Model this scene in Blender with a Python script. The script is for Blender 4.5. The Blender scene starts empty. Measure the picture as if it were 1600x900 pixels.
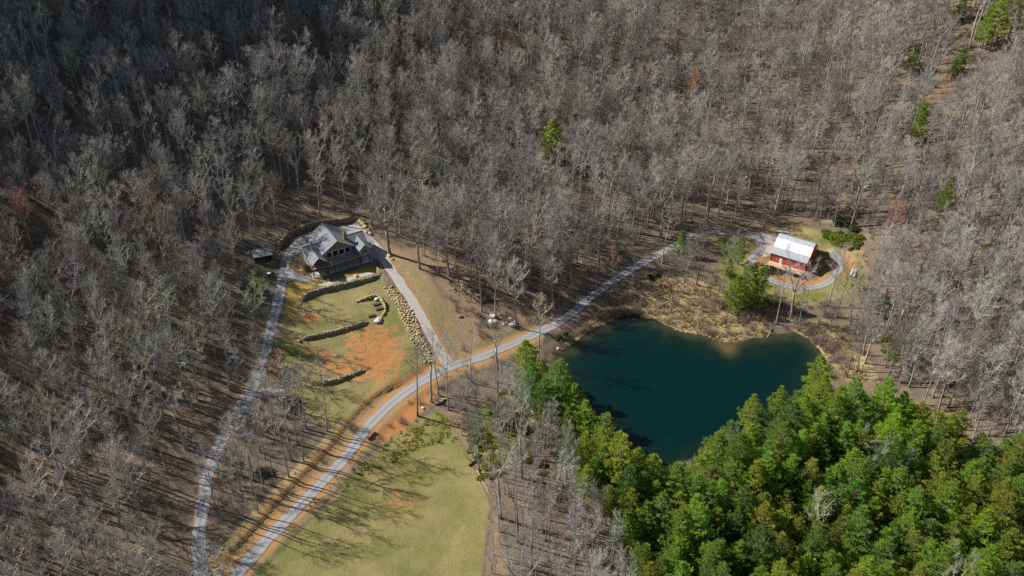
import bpy, math, random
import numpy as np
from mathutils import Vector, Matrix, noise as mnoise
from mathutils.kdtree import KDTree

sc = bpy.context.scene
COL = sc.collection
R = math.radians
rnd = random.Random(7)

# ------------------------------------------------------------------ camera, sky, sun, exposure
FOC = 1560.0            # focal length in photo pixels (photo is 1600 wide)
PITCH = R(35.3)
ZC = 190.0
cam = bpy.data.cameras.new('drone_camera')
cam.sensor_width = 36.0
cam.lens = 36.0 * FOC / 1600.0
cam.clip_start = 1.0
cam.clip_end = 4000.0
camo = bpy.data.objects.new('drone_camera', cam)
camo.location = (0, 0, ZC)
camo.rotation_euler = (R(90) - PITCH, 0, 0)
COL.objects.link(camo)
sc.camera = camo

SUN = Vector((-0.955, 0.295, 0)).normalized() * math.cos(R(39)) + Vector((0, 0, math.sin(R(39))))
world = bpy.data.worlds.new('World')
sc.world = world
world.use_nodes = True
wn = world.node_tree
sky = wn.nodes.new('ShaderNodeTexSky')
sky.sky_type = 'NISHITA'
sky.sun_disc = False
sky.sun_elevation = R(39)
sky.sun_rotation = math.atan2(SUN.x, SUN.y)
wn.links.new(sky.outputs[0], wn.nodes['Background'].inputs[0])
wn.nodes['Background'].inputs[1].default_value = 0.055
sl = bpy.data.lights.new('sun', 'SUN')
sl.energy = 4.9
sl.angle = R(0.5)
sl.color = (1.0, 0.95, 0.87)
so = bpy.data.objects.new('sun', sl)
so.rotation_euler = SUN.to_track_quat('Z', 'Y').to_euler()
so.location = (-200, 100, 300)
COL.objects.link(so)
sc.view_settings.view_transform = 'Standard'
sc.view_settings.look = 'None'
sc.view_settings.exposure = 0.66
sc.view_settings.gamma = 1.0
sc.view_settings.use_curve_mapping = False
sc.render.engine = 'CYCLES'
sc.cycles.use_denoising = False
sc.cycles.max_bounces = 6
sc.cycles.diffuse_bounces = 4
sc.cycles.glossy_bounces = 3
sc.cycles.transparent_max_bounces = 6
sc.render.film_transparent = False

# ------------------------------------------------------------------ projection helpers
cP, sP = math.cos(PITCH), math.sin(PITCH)


def ray(px, py):
    v = (450 - py) / FOC
    return (px - 800) / FOC, cP + v * sP, -sP + v * cP


def proj(x, y, z):
    dz = z - ZC
    d = y * cP - dz * sP
    return 800 + FOC * x / d, 450 - FOC * (y * sP + dz * cP) / d, d


# ------------------------------------------------------------------ terrain: smooth surface through surveyed heights
CTRL = np.array([
    # pond shore
    (12, 246, .7), (25, 256, .6), (40, 255, .6), (60, 251, .6), (76, 246, .6), (95, 240, .6), (92, 222, .6),
    (70, 205, 1), (42, 188, 1.2), (27, 200, 1), (14, 224, .9), (40, 225, .4), (65, 228, .4),
    # below the dam
    (40, 165, -6), (70, 160, -7), (100, 170, -5), (20, 160, -4.5), (120, 205, 4), (60, 130, -9), (0, 120, -8), (110, 130, -6),
    # meadow
    (-30, 160, -3.2), (-10, 170, -3), (-25, 190, -.8), (-5, 195, -.5), (-4, 215, 2), (-40, 140, -5),
    # main drive
    (-68, 153, -2), (-40, 185, .3), (-19, 228, 4), (10, 255, 4.2), (56, 292, 5),
    # upper drive
    (-80, 160, 0), (-78, 190, 4), (-74, 225, 9), (-66, 258, 12.4),
    # house pad, court
    (-60, 257, 12), (-45, 265, 12), (-56, 276, 14.4), (-66, 270, 13.6), (-46, 282, 15), (-36, 266, 12.2),
    (-28, 250, 9.5), (-55, 247, 10), (-45, 237, 8), (-37, 242, 8.6), (-52, 215, 5.0), (-35, 222, 5), (-60, 235, 8.5),
    # woods to the west
    (-110, 160, 3), (-130, 200, 12), (-105, 250, 20), (-150, 260, 34), (-100, 300, 28), (-70, 300, 20), (-140, 340, 54),
    (-200, 300, 72), (-100, 400, 54), (-200, 400, 118), (-60, 340, 25), (-50, 420, 42), (-250, 500, 170), (-120, 500, 96),
    (-280, 420, 160), (-180, 180, 24), (-220, 140, 30), (-150, 120, 2),
    # back
    (-25, 300, 11), (0, 340, 14), (30, 400, 22), (20, 500, 42), (0, 620, 66), (40, 330, 9),
    # barn pad and east
    (88, 290, 4), (100, 285, 3.6), (82, 270, 2), (112, 282, 4), (70, 290, 4.5), (130, 262, 8), (132, 300, 15), (160, 250, 19),
    (172, 300, 31), (150, 350, 29), (100, 340, 12), (80, 400, 20), (180, 400, 49), (250, 400, 80), (120, 500, 46), (250, 550, 110),
    (150, 620, 80), (320, 500, 130), (130, 180, 5), (165, 195, 15), (200, 260, 38), (180, 150, 10), (300, 300, 80), (-350, 300, 120),
    (-350, 650, 210), (350, 700, 190), (0, 760, 110),
], dtype=float)


def _U(r2):
    return np.where(r2 > 0, 0.5 * r2 * np.log(np.maximum(r2, 1e-9)), 0.0)


def _fit(c):
    p = c[:, :2] / 100.0
    n = len(p)
    K = _U(((p[:, None] - p[None]) ** 2).sum(-1)) + np.eye(n) * 0.012
    Pm = np.c_[np.ones(n), p]
    A = np.zeros((n + 3, n + 3))
    A[:n, :n] = K; A[:n, n:] = Pm; A[n:, :n] = Pm.T
    return np.linalg.solve(A, np.r_[c[:, 2], 0, 0, 0])


_W = _fit(CTRL)


def axis(segs):
    out = []
    for a, b, st in segs:
        out += list(np.arange(a, b, st))
    return np.array(out + [segs[-1][1]])


GX = axis([(-520, -260, 10), (-260, -130, 3), (-130, 135, .75), (135, 260, 3), (260, 521, 10)])
GY = axis([(60, 130, 5), (130, 150, 2), (150, 312, .75), (312, 460, 3), (460, 900, 10)])
XX, YY = np.meshgrid(GX, GY, indexing='ij')
_p = np.c_[XX.ravel(), YY.ravel()] / 100.0
ZZ = np.zeros(len(_p))
for i in range(0, len(_p), 20000):
    q = _p[i:i + 20000]
    ZZ[i:i + 20000] = _U(((q[:, None] - CTRL[None, :, :2] / 100.0) ** 2).sum(-1)) @ _W[:-3] + _W[-3] + q @ _W[-2:]


def vnoise(x, y, seed=0):
    xi = np.floor(x).astype(np.int64); yi = np.floor(y).astype(np.int64)
    fx = x - xi; fy = y - yi
    fx = fx * fx * (3 - 2 * fx); fy = fy * fy * (3 - 2 * fy)

    def h(a, b):
        n = (a * 374761393 + b * 668265263 + seed * 974711) & 0x7fffffff
        n = ((n ^ (n >> 13)) * 1274126177) & 0x7fffffff
        return ((n ^ (n >> 16)) & 0xffff) / 65535.0
    return (h(xi, yi) * (1 - fx) + h(xi + 1, yi) * fx) * (1 - fy) + (h(xi, yi + 1) * (1 - fx) + h(xi + 1, yi + 1) * fx) * fy


def fbm(x, y, seed=0, o=4):
    s = 0; a = .5
    for k in range(o):
        s = s + a * vnoise(x * 2 ** k, y * 2 ** k, seed + k); a *= .5
    return s


Z = ZZ.reshape(XX.shape)
far = np.clip((np.abs(XX) - 90) / 60, 0, 1) + np.clip((YY - 310) / 60, 0, 1)
Z = Z + (fbm(XX / 45, YY / 45, 3) - .47) * 14 * np.clip(far, 0, 1) + (fbm(XX / 9, YY / 9, 9, 3) - .44) * .9

# ridge added out of view in the west to shade the upper woods
_t = np.clip(((XX + 240) * 25 + (YY - 335) * 135) / (25 ** 2 + 135 ** 2), 0, 1)
Z = Z + 46 * np.exp(-((XX + 240 - 25 * _t) ** 2 + (YY - 335 - 135 * _t) ** 2) / (2 * 36.0 ** 2))


def gh(x, y):
    """ground height under points"""
    x = np.asarray(x, float); y = np.asarray(y, float)
    i = np.clip(np.searchsorted(GX, x) - 1, 0, len(GX) - 2)
    j = np.clip(np.searchsorted(GY, y) - 1, 0, len(GY) - 2)
    fx = np.clip((x - GX[i]) / (GX[i + 1] - GX[i]), 0, 1)
    fy = np.clip((y - GY[j]) / (GY[j + 1] - GY[j]), 0, 1)
    return (Z[i, j] * (1 - fx) + Z[i + 1, j] * fx) * (1 - fy) + (Z[i, j + 1] * (1 - fx) + Z[i + 1, j + 1] * fx) * fy


_T = np.arange(150, 900, .5)


def at(px, py, up=0.0):
    """the place on the ground (or `up` metres over it) seen along a line of sight"""
    a, b, c = ray(px, py)
    f = ZC + c * _T - (gh(a * _T, b * _T) + up)
    k = np.argmax(f < 0)
    if k == 0:
        k = len(_T) - 1
    t = _T[k - 1] + .5 * f[k - 1] / (f[k - 1] - f[k] + 1e-9)
    return a * t, b * t


def ats(pts, up=0.0):
    return np.array([at(px, py, up) for px, py in pts])


def plane_at(px, py, z):
    a, b, c = ray(px, py); t = (z - ZC) / c
    return a * t, b * t


def smooth_line(P, step=1.0, closed=False):
    P = np.asarray(P, float)
    n = len(P); out = []
    for i in range(n if closed else n - 1):
        if closed:
            p0, p1, p2, p3 = P[(i - 1) % n], P[i], P[(i + 1) % n], P[(i + 2) % n]
        else:
            p0, p1, p2, p3 = P[max(i - 1, 0)], P[i], P[i + 1], P[min(i + 2, n - 1)]
        m = max(2, int(np.linalg.norm(p2 - p1) / step))
        for t in np.linspace(0, 1, m, endpoint=False):
            out.append(.5 * ((2 * p1) + (-p0 + p2) * t + (2 * p0 - 5 * p1 + 4 * p2 - p3) * t * t + (-p0 + 3 * p1 - 3 * p2 + p3) * t ** 3))
    if not closed:
        out.append(P[-1])
    return np.array(out)


def seg_dist(x, y, P, closed=False):
    d = np.full(x.shape, 1e9)
    n = len(P)
    for i in range(n if closed else n - 1):
        a = P[i]; b = P[(i + 1) % n]
        ab = b - a; L = (ab ** 2).sum() + 1e-9
        t = np.clip(((x - a[0]) * ab[0] + (y - a[1]) * ab[1]) / L, 0, 1)
        d = np.minimum(d, (x - a[0] - t * ab[0]) ** 2 + (y - a[1] - t * ab[1]) ** 2)
    return np.sqrt(d)


def inside(x, y, P):
    r = np.zeros(x.shape, bool)
    n = len(P)
    for i in range(n):
        a = P[i]; b = P[(i + 1) % n]
        c = ((a[1] > y) != (b[1] > y)) & (x < (b[0] - a[0]) * (y - a[1]) / (b[1] - a[1] + 1e-12) + a[0])
        r ^= c
    return r


def sdist(x, y, P):
    d = seg_dist(x, y, P, True)
    return np.where(inside(x, y, P), d, -d)


def sstep(a, b, v):
    t = np.clip((v - a) / (b - a), 0, 1)
    return t * t * (3 - 2 * t)


# ------------------------------------------------------------------ lines of the place, read off the photograph onto the ground
ROAD_A = ats([(352, 925), (372, 895), (402, 860), (450, 808), (500, 757), (545, 708), (577, 664), (612, 630), (652, 600), (700, 575), (755, 556), (805, 536), (850, 515), (890, 493), (920, 467), (950, 445), (985, 422), (1015, 405), (1050, 387), (1092, 368), (1130, 363), (1168, 367), (1190, 378), (1188, 392), (1177, 404), (1174, 418), (1188, 431), (1210, 440), (1236, 448), (1262, 450), (1288, 444), (1304, 431), (1311, 416), (1306, 400), (1296, 388)])
ROAD_B = ats([(317, 925), (314, 890), (311, 840), (317, 785), (325, 737), (345, 692), (369, 650), (390, 612), (405, 575), (419, 530), (431, 482), (440, 445), (446, 412), (456, 388), (476, 372)])
SPUR = ats([(386, 616), (412, 613), (446, 613)])
ROAD_C = ats([(578, 375), (596, 398), (612, 423), (637, 460), (660, 498), (677, 530), (690, 553), (702, 574)])
COURT = ats([(455, 398), (452, 384), (470, 368), (492, 358), (520, 352), (552, 347), (566, 352), (578, 364), (600, 388), (622, 430), (606, 428), (590, 405), (560, 395), (480, 400)])
APRON = ats([(1168, 363), (1200, 361), (1226, 368), (1222, 384), (1206, 400), (1192, 404), (1184, 388)])
POND_PX = [(866, 556), (885, 545), (905, 528), (930, 510), (960, 498), (990, 493), (1010, 497), (1040, 508), (1062, 516), (1090, 522), (1118, 530), (1140, 535), (1160, 530), (1190, 528), (1215, 523), (1240, 520), (1262, 530), (1278, 544), (1288, 562), (1290, 590), (1270, 630), (1200, 700), (1120, 728), (1060, 740), (1005, 735), (950, 702), (890, 640), (866, 592)]
POND = np.array([plane_at(px, py, 0.0) for px, py in POND_PX])
BARN_T = -32.0
HOUSE_T = 30.5
HOUSE_Z = 12.0
BARN_Z = 3.6

# flatten the drives, carve the pond, raise the terraces and the cut bank
gx = XX.ravel(); gy = YY.ravel(); gz = Z.ravel().copy()
near = np.where((np.abs(gx) < 150) & (gy > 135) & (gy < 320))[0]
nx, ny = gx[near], gy[near]


def line_z(P, it=14):
    z = gh(P[:, 0], P[:, 1])
    for _ in range(it):
        z[1:-1] = (z[:-2] + 2 * z[1:-1] + z[2:]) / 4
    return z


WALLS = {
    'court': (smooth_line(ats([(434, 392), (440, 380), (456, 367), (476, 357), (502, 351), (532, 347), (558, 341)]), .5), 1.9, 1),
    'upper': (smooth_line(ats([(469, 476), (474, 468), (489, 459), (520, 451), (556, 443), (585, 434), (594, 427)]), .5), 1.5, 1),
    'middle': (smooth_line(ats([(464, 532), (490, 527), (530, 518), (556, 510), (578, 502)]), .5), 1.2, 1),
    'curved': (smooth_line(ats([(596, 496), (602, 487), (601, 477), (595, 469), (589, 464), (572, 467), (557, 472)]), .5), .8, 0),
    'lower': (smooth_line(ats([(490, 601), (520, 597), (550, 587), (576, 576)]), .5), 1.0, 1),
}
dz = np.zeros(len(near))
for key, (P, hgt, retain) in WALLS.items():
    if not retain:
        continue
    d = seg_dist(nx, ny, P)
    sel = d < 12
    k = np.array([np.argmin(((P - p) ** 2).sum(1)) for p in np.c_[nx[sel], ny[sel]]])
    tan = P[np.minimum(k + 1, len(P) - 1)] - P[np.maximum(k - 1, 0)]
    side = tan[:, 0] * (ny[sel] - P[k, 1]) - tan[:, 1] * (nx[sel] - P[k, 0])
    endf = sstep(0, 6, np.minimum(k, len(P) - 1 - k).astype(float))
    dd = np.where(side > 0, d[sel], -d[sel])
    dz[sel] += endf * hgt * (.55 * sstep(-.3, .3, dd) * np.exp(-np.maximum(dd, 0) / 7) - .4 * sstep(.3, -.3, dd) * np.exp(np.minimum(dd, 0) / 5))
gz[near] += dz
RA = smooth_line(ROAD_A, 1.0)
RB = smooth_line(ROAD_B, 1.0)
RC = smooth_line(ROAD_C, 1.0)
RS = smooth_line(SPUR, 1.0)
for P, hw in ((RA, 2.3), (RB, 2.2), (RC, 2.0), (RS, 1.8)):
    pz = line_z(P)
    kd = KDTree(len(P))
    for i, p in enumerate(P):
        kd.insert((p[0], p[1], 0), i)
    kd.balance()
    for i, (x, y) in enumerate(zip(nx, ny)):
        _, k, d = kd.find((x, y, 0))
        if d < hw + 3:
            w = float(sstep(hw + 3, hw + .3, d))
            gz[near[i]] = gz[near[i]] * (1 - w) + pz[k] * w
# cut bank along the uphill side of the main drive
BANK = smooth_line(ats([(342, 884), (365, 860), (420, 800), (470, 745), (515, 700), (548, 655), (585, 620), (630, 597), (668, 572)]), .7)
d = seg_dist(nx, ny, BANK)
sel = np.where(d < 9)[0]
for i in sel:
    k = int(np.argmin((BANK[:, 0] - nx[i]) ** 2 + (BANK[:, 1] - ny[i]) ** 2))
    t = BANK[min(k + 1, len(BANK) - 1)] - BANK[max(k - 1, 0)]
    s = t[0] * (ny[i] - BANK[k, 1]) - t[1] * (nx[i] - BANK[k, 0])
    dd = d[i] if s > 0 else -d[i]
    e = float(sstep(0, 12, min(k, len(BANK) - 1 - k)))
    gz[near[i]] += e * (.6 * float(sstep(-.2, .2, dd)) * math.exp(-max(dd, 0) / 7.0))
# pond bed
sp = sdist(nx, ny, POND)
sh = fbm(nx / 5, ny / 5, 21, 3) - .44
spn = sp + sh * 3.0
gz[near] = np.where(spn > -2.5, np.minimum(gz[near], np.where(spn > 0, -.15 - .28 * spn, .05 - .28 * spn)), gz[near])
gz[near] = np.where((spn < 0) & (spn > -14), np.maximum(gz[near], .06 - .03 * spn), gz[near])
# level pads under the buildings
for (c, rad, zz) in (((-54.5, 263), 9.5, HOUSE_Z - .03),):
    pass
HC = np.array((-59.73, 257.84)); hu = np.array((math.cos(R(HOUSE_T)), math.sin(R(HOUSE_T)))); hv = np.array((-hu[1], hu[0]))
lx = (nx - HC[0]) * hu[0] + (ny - HC[1]) * hu[1]; ly = (nx - HC[0]) * hv[0] + (ny - HC[1]) * hv[1]
w = sstep(3.5, .5, np.maximum.reduce([-3.5 - lx, lx - 18.5, -1.5 - ly, ly - 4.5, np.zeros_like(lx)]))
gz[near] = gz[near] * (1 - w) + (HOUSE_Z - .05) * w
w = sstep(3, 0, np.maximum.reduce([-3 - lx, lx - 18, 6 - ly, ly - 16, np.zeros_like(lx)]))
gz[near] = gz[near] * (1 - w) + (HOUSE_Z + 2.4) * w
BC = np.array((85.96, 277.85)); bu = np.array((math.cos(R(BARN_T)), math.sin(R(BARN_T)))); bv = np.array((-bu[1], bu[0]))
lx = (nx - BC[0]) * bu[0] + (ny - BC[1]) * bu[1]; ly = (nx - BC[0]) * bv[0] + (ny - BC[1]) * bv[1]
w = sstep(4, 0, np.maximum.reduce([-1 - lx, lx - 13, 2 - ly, ly - 17, np.zeros_like(lx)]))
gz[near] = gz[near] * (1 - w) + (BARN_Z - .05) * w
Z = gz.reshape(XX.shape)

# ------------------------------------------------------------------ materials


def new_mat(name):
    m = bpy.data.materials.new(name)
    m.use_nodes = True
    nt = m.node_tree
    b = nt.nodes['Principled BSDF']
    b.inputs['Specular IOR Level'].default_value = 0.25
    return m, nt, b


class NT:
    def __init__(s, nt):
        s.nt = nt

    def n(s, t, **kw):
        nd = s.nt.nodes.new(t)
        for k, v in kw.items():
            setattr(nd, k, v)
        return nd

    def l(s, a, b):
        s.nt.links.new(a, b)

    def noise(s, scale, detail=4, rough=.6, vec=None):
        nd = s.n('ShaderNodeTexNoise')
        nd.inputs['Scale'].default_value = scale
        nd.inputs['Detail'].default_value = detail
        nd.inputs['Roughness'].default_value = rough
        if vec is not None:
            s.l(vec, nd.inputs['Vector'])
        return nd.outputs['Fac']

    def ramp(s, fac, stops):
        nd = s.n('ShaderNodeValToRGB')
        e = nd.color_ramp.elements
        while len(e) < len(stops):
            e.new(.5)
        for el, (p, c) in zip(e, stops):
            el.position = p
            el.color = (*c, 1)
        s.l(fac, nd.inputs[0])
        return nd.outputs[0]

    def mix(s, fac, a, b, mode='MIX'):
        nd = s.n('ShaderNodeMix', data_type='RGBA', blend_type=mode)
        if hasattr(fac, 'links') or hasattr(fac, 'is_linked'):
            s.l(fac, nd.inputs[0])
        else:
            nd.inputs[0].default_value = fac
        for v, i in ((a, 6), (b, 7)):
            if isinstance(v, tuple):
                nd.inputs[i].default_value = (*v, 1)
            else:
                s.l(v, nd.inputs[i])
        return nd.outputs[2]

    def math(s, op, a, b=None, clamp=False):
        nd = s.n('ShaderNodeMath', operation=op, use_clamp=clamp)
        for v, i in ((a, 0), (b, 1)):
            if v is None:
                continue
            if isinstance(v, (int, float)):
                nd.inputs[i].default_value = v
            else:
                s.l(v, nd.inputs[i])
        return nd.outputs[0]

    def attr(s, name):
        return s.n('ShaderNodeAttribute', attribute_name=name).outputs['Fac']

    def pos(s):
        return s.n('ShaderNodeNewGeometry').outputs['Position']

    def bump(s, h, strength, dist, bsdf):
        nd = s.n('ShaderNodeBump')
        nd.inputs['Strength'].default_value = strength
        nd.inputs['Distance'].default_value = dist
        s.l(h, nd.inputs['Height'])
        s.l(nd.outputs[0], bsdf.inputs['Normal'])


def simple(name, c1, c2=None, scale=2.0, rough=.8, metal=0.0, spec=.25, detail=3, bump=0.0, coord='obj'):
    m, nt, b = new_mat(name)
    t = NT(nt)
    b.inputs['Roughness'].default_value = rough
    b.inputs['Metallic'].default_value = metal
    b.inputs['Specular IOR Level'].default_value = spec
    if c2 is None:
        c2 = tuple(v * .72 for v in c1)
    vec = t.n('ShaderNodeTexCoord').outputs['Object'] if coord == 'obj' else t.pos()
    f = t.noise(scale, detail, .65, vec)
    t.l(t.ramp(f, [(.3, c2), (.7, c1)]), b.inputs['Base Color'])
    if bump:
        t.bump(f, .6, bump, b)
    return m


def ground_material():
    m, nt, b = new_mat('forest_floor_and_turf')
    t = NT(nt)
    b.inputs['Roughness'].default_value = .95
    b.inputs['Specular IOR Level'].default_value = .1
    P = t.pos()
    n1 = t.noise(.09, 4, .6, P); n2 = t.noise(.5, 5, .65, P); n3 = t.noise(2.6, 4, .7, P); n4 = t.noise(.03, 3, .55, P)
    leaf = t.mix(n3, (.06, .047, .037), (.265, .205, .148))
    leaf = t.mix(t.ramp(n2, [(.4, (0, 0, 0)), (.68, (1, 1, 1))]), leaf, (.22, .165, .11))
    leaf = t.mix(t.ramp(n1, [(.42, (0, 0, 0)), (.65, (.75, .75, .75))]), leaf, (.12, .098, .078))

    leaf = t.mix(t.ramp(t.noise(.22, 4, .65, P), [(.54, (0, 0, 0)), (.68, (.8, .8, .8))]), leaf, t.mix(n3, (.14, .105, .06), (.37, .29, .18)))

    def layer(base, colr, attr, hard=.5):
        f = t.math('ADD', t.attr(attr), t.math('MULTIPLY', t.math('SUBTRACT', n2, .5), hard))
        f = t.math('ADD', f, t.math('MULTIPLY', t.math('SUBTRACT', n3, .5), hard * .6))
        g = t.n('ShaderNodeMapRange', interpolation_type='SMOOTHSTEP')
        t.l(f, g.inputs[0])
        g.inputs[1].default_value = .32; g.inputs[2].default_value = .68
        return t.mix(g.outputs[0], base, colr)
    dry = t.mix(n3, (.20, .145, .07), (.46, .36, .19))
    grass = t.mix(n3, (.09, .10, .03), (.30, .28, .10))
    grass = t.mix(t.ramp(n1, [(.4, (0, 0, 0)), (.62, (.8, .8, .8))]), grass, (.33, .26, .12))
    grass = t.mix(t.ramp(n2, [(.52, (0, 0, 0)), (.72, (.7, .7, .7))]), grass, (.15, .19, .05))
    green = t.mix(n3, (.07, .10, .02), (.24, .27, .06))
    mulch = t.mix(n3, (.15, .10, .06), (.42, .30, .185))
    soil = t.mix(n3, (.31, .125, .045), (.58, .29, .11))
    gold = t.mix(n3, (.26, .17, .045), (.48, .35, .10))
    c = layer(leaf, mulch, 'mulch')
    c = layer(c, dry, 'dry', .8)
    c = layer(c, grass, 'grass')
    c = layer(c, gold, 'gold', .6)
    c = layer(c, green, 'green', .9)
    c = layer(c, soil, 'soil', 2.2)
    t.l(c, b.inputs['Base Color'])
    h = t.math('ADD', n3, t.math('MULTIPLY', t.noise(7, 3, .7, P), .6))
    t.bump(h, 1.0, .28, b)
    return m


def gravel_material():
    m, nt, b = new_mat('grey_gravel')
    t = NT(nt)
    b.inputs['Roughness'].default_value = .95
    P = t.pos()
    n = t.noise(6, 5, .8, P); n2 = t.noise(.5, 4, .6, P)
    c = t.mix(n, (.15, .155, .17), (.42, .43, .45))
    c = t.mix(t.ramp(n2, [(.5, (0, 0, 0)), (.72, (.55, .55, .55))]), c, (.30, .26, .21))
    u = t.attr('across')      # worn wheel tracks and a rougher crown
    tr = t.ramp(u, [(0, (.9, .9, .9)), (.25, (0, 0, 0)), (.5, (.75, .75, .75)), (.75, (0, 0, 0)), (1, (.9, .9, .9))])
    c = t.mix(tr, c, t.mix(n, (.13, .12, .105), (.27, .25, .215)))
    t.l(c, b.inputs['Base Color'])
    t.bump(n, .8, .08, b)
    return m


def worn_edge_material():
    m, nt, b = new_mat('pale_worn_track')
    t = NT(nt)
    b.inputs['Roughness'].default_value = .95
    P = t.pos()
    n = t.noise(5, 5, .8, P); n2 = t.noise(.35, 4, .6, P)
    c = t.mix(n, (.27, .24, .20), (.50, .46, .40))
    c = t.mix(t.ramp(n2, [(.42, (0, 0, 0)), (.66, (1, 1, 1))]), c, t.mix(n, (.24, .235, .235), (.44, .44, .45)))
    t.l(c, b.inputs['Base Color'])
    t.bump(n, .8, .06, b)
    return m


def water_material():
    m, nt, b = new_mat('deep_teal_water')
    t = NT(nt)
    P = t.pos()
    b.inputs['IOR'].default_value = 1.33
    b.inputs['Specular IOR Level'].default_value = .5
    b.inputs['Roughness'].default_value = .04
    s = t.attr('shallow')
    f = t.math('ADD', s, t.math('MULTIPLY', t.math('SUBTRACT', t.noise(.25, 4, .6, P), .5), .5))
    c = t.ramp(f, [(.12, (.0005, .013, .0118)), (.4, (.006, .0155, .0095)), (.72, (.035, .04, .02)), (1.0, (.10, .07, .025))])
    t.l(c, b.inputs['Base Color'])
    t.bump(t.noise(1.6, 3, .6, P), .08, .05, b)
    return m


def tinted(name, var=.35, leafy=False, scale=1.2):
    """bark, twig or foliage whose hue is the object's own colour"""
    m, nt, b = new_mat(name)
    t = NT(nt)
    b.inputs['Roughness'].default_value = .85
    b.inputs['Specular IOR Level'].default_value = .15
    oi = t.n('ShaderNodeObjectInfo')
    n = t.noise(scale, 3, .6, t.n('ShaderNodeTexCoord').outputs['Object'])
    lo, hi = 1 - var, 1 + var
    c = t.mix(1.0, oi.outputs['Color'], t.ramp(n, [(.3, (lo, lo, lo)), (.7, (hi, hi, hi * .95))]), 'MULTIPLY')
    t.l(c, b.inputs['Base Color'])
    if leafy:
        leaf_mix(t, b, c)
    return m


def leaf_mix(t, b, c):
    tr = t.n('ShaderNodeBsdfTranslucent')
    t.l(c, tr.inputs[0])
    mx = t.n('ShaderNodeMixShader')
    mx.inputs[0].default_value = .62
    t.l(b.outputs[0], mx.inputs[1]); t.l(tr.outputs[0], mx.inputs[2])
    out = [n for n in t.nt.nodes if n.type == 'OUTPUT_MATERIAL'][0]
    t.l(mx.outputs[0], out.inputs[0])


def wood_random(name, stops, var=.25):
    m, nt, b = new_mat(name)
    t = NT(nt)
    b.inputs['Roughness'].default_value = .85
    b.inputs['Specular IOR Level'].default_value = .15
    oi = t.n('ShaderNodeObjectInfo')
    c = t.ramp(oi.outputs['Random'], stops)
    n = t.noise(1.0, 3, .6, t.n('ShaderNodeTexCoord').outputs['Object'])
    lo, hi = 1 - var, 1 + var
    t.l(t.mix(1.0, c, t.ramp(n, [(.3, (lo, lo, lo)), (.7, (hi, hi, hi))]), 'MULTIPLY'), b.inputs['Base Color'])
    return m


def positional(name, stops, scale, rough=.9, leafy=False, scale2=None, detail=4):
    m, nt, b = new_mat(name)
    t = NT(nt)
    b.inputs['Roughness'].default_value = rough
    b.inputs['Specular IOR Level'].default_value = .12
    P = t.pos()
    f = t.noise(scale, detail, .68, P)
    if scale2:
        f = t.math('ADD', t.math('MULTIPLY', f, .45), t.math('MULTIPLY', t.noise(scale2, 3, .6, P), .55))
    c = t.ramp(f, stops)
    t.l(c, b.inputs['Base Color'])
    if leafy:
        leaf_mix(t, b, c)
    return m


M = {}
M['ground'] = ground_material()
M['gravel'] = gravel_material()
M['worn'] = worn_edge_material()
M['water'] = water_material()
M['bark'] = tinted('tree_bark', .35)
M['twig'] = tinted('bare_twigs', .22, scale=.35)
M['needles'] = tinted('evergreen_needles', .24, True, .7)
M['woods_bark'] = wood_random('woods_bark', [(0, (.17, .145, .125)), (.35, (.27, .245, .22)), (.7, (.34, .325, .30)), (1, (.41, .395, .37))])
M['woods_twig'] = wood_random('woods_twigs', [(0, (.18, .155, .135)), (.25, (.29, .265, .235)), (.5, (.35, .33, .30)), (.72, (.33, .295, .265)), (.86, (.38, .365, .325)), (1, (.43, .41, .385))])
M['brush'] = wood_random('brush_twigs', [(0, (.18, .13, .10)), (.4, (.28, .20, .15)), (.75, (.33, .29, .24)), (1, (.24, .15, .14))])
M['turf'] = positional('meadow_turf', [(.42, (.22, .28, .05)), (.46, (.40, .41, .13)), (.495, (.23, .28, .055)), (.525, (.50, .44, .20)), (.555, (.30, .31, .08)), (.60, (.52, .33, .14))], .09, leafy=True, scale2=1.1, detail=7)
M['lawn'] = positional('terrace_lawn', [(.41, (.13, .14, .04)), (.46, (.24, .20, .085)), (.51, (.40, .32, .16)), (.55, (.27, .18, .10)), (.6, (.42, .27, .13))], .12, leafy=True, scale2=1.2, detail=7)
M['reed'] = positional('dry_reed', [(.35, (.26, .19, .10)), (.5, (.44, .35, .19)), (.65, (.55, .46, .27))], .5, scale2=2.0)
M['shrub'] = tinted('shrub_leaves', .4, True, 1.5)
M['stone'] = positional('field_stone', [(.3, (.09, .075, .05)), (.45, (.20, .165, .11)), (.58, (.33, .28, .19)), (.7, (.44, .40, .32))], .8, scale2=3.0)
M['gold_stone'] = positional('golden_quarry_stone', [(.3, (.14, .10, .05)), (.45, (.36, .28, .14)), (.58, (.50, .41, .23)), (.7, (.56, .51, .38))], .9, scale2=3.0)
M['pale_stone'] = positional('pale_boulder', [(.3, (.36, .34, .31)), (.6, (.62, .60, .56))], 1.2, scale2=4.0)
M['shingle'] = None
M['dark_wood'] = simple('dark_stained_wood', (.075, .05, .035), scale=3)
M['deck_wood'] = simple('weathered_deck_boards', (.42, .34, .25), (.30, .235, .17), 4)
M['new_wood'] = simple('new_pine_boards', (.62, .47, .31), (.50, .36, .22), 4)
M['trim'] = simple('off_white_trim', (.62, .62, .60), (.52, .52, .51), 2)
M['siding'] = simple('grey_blue_siding', (.26, .28, .29), (.20, .22, .235), 2)
M['cedar'] = simple('cedar_shakes', (.27, .19, .10), (.17, .115, .06), 5)
M['concrete'] = simple('patio_concrete', (.62, .60, .56), (.52, .50, .47), 1.2)
M['plaster'] = simple('cream_plaster', (.58, .50, .36), (.46, .39, .27), 1.5)
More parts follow.
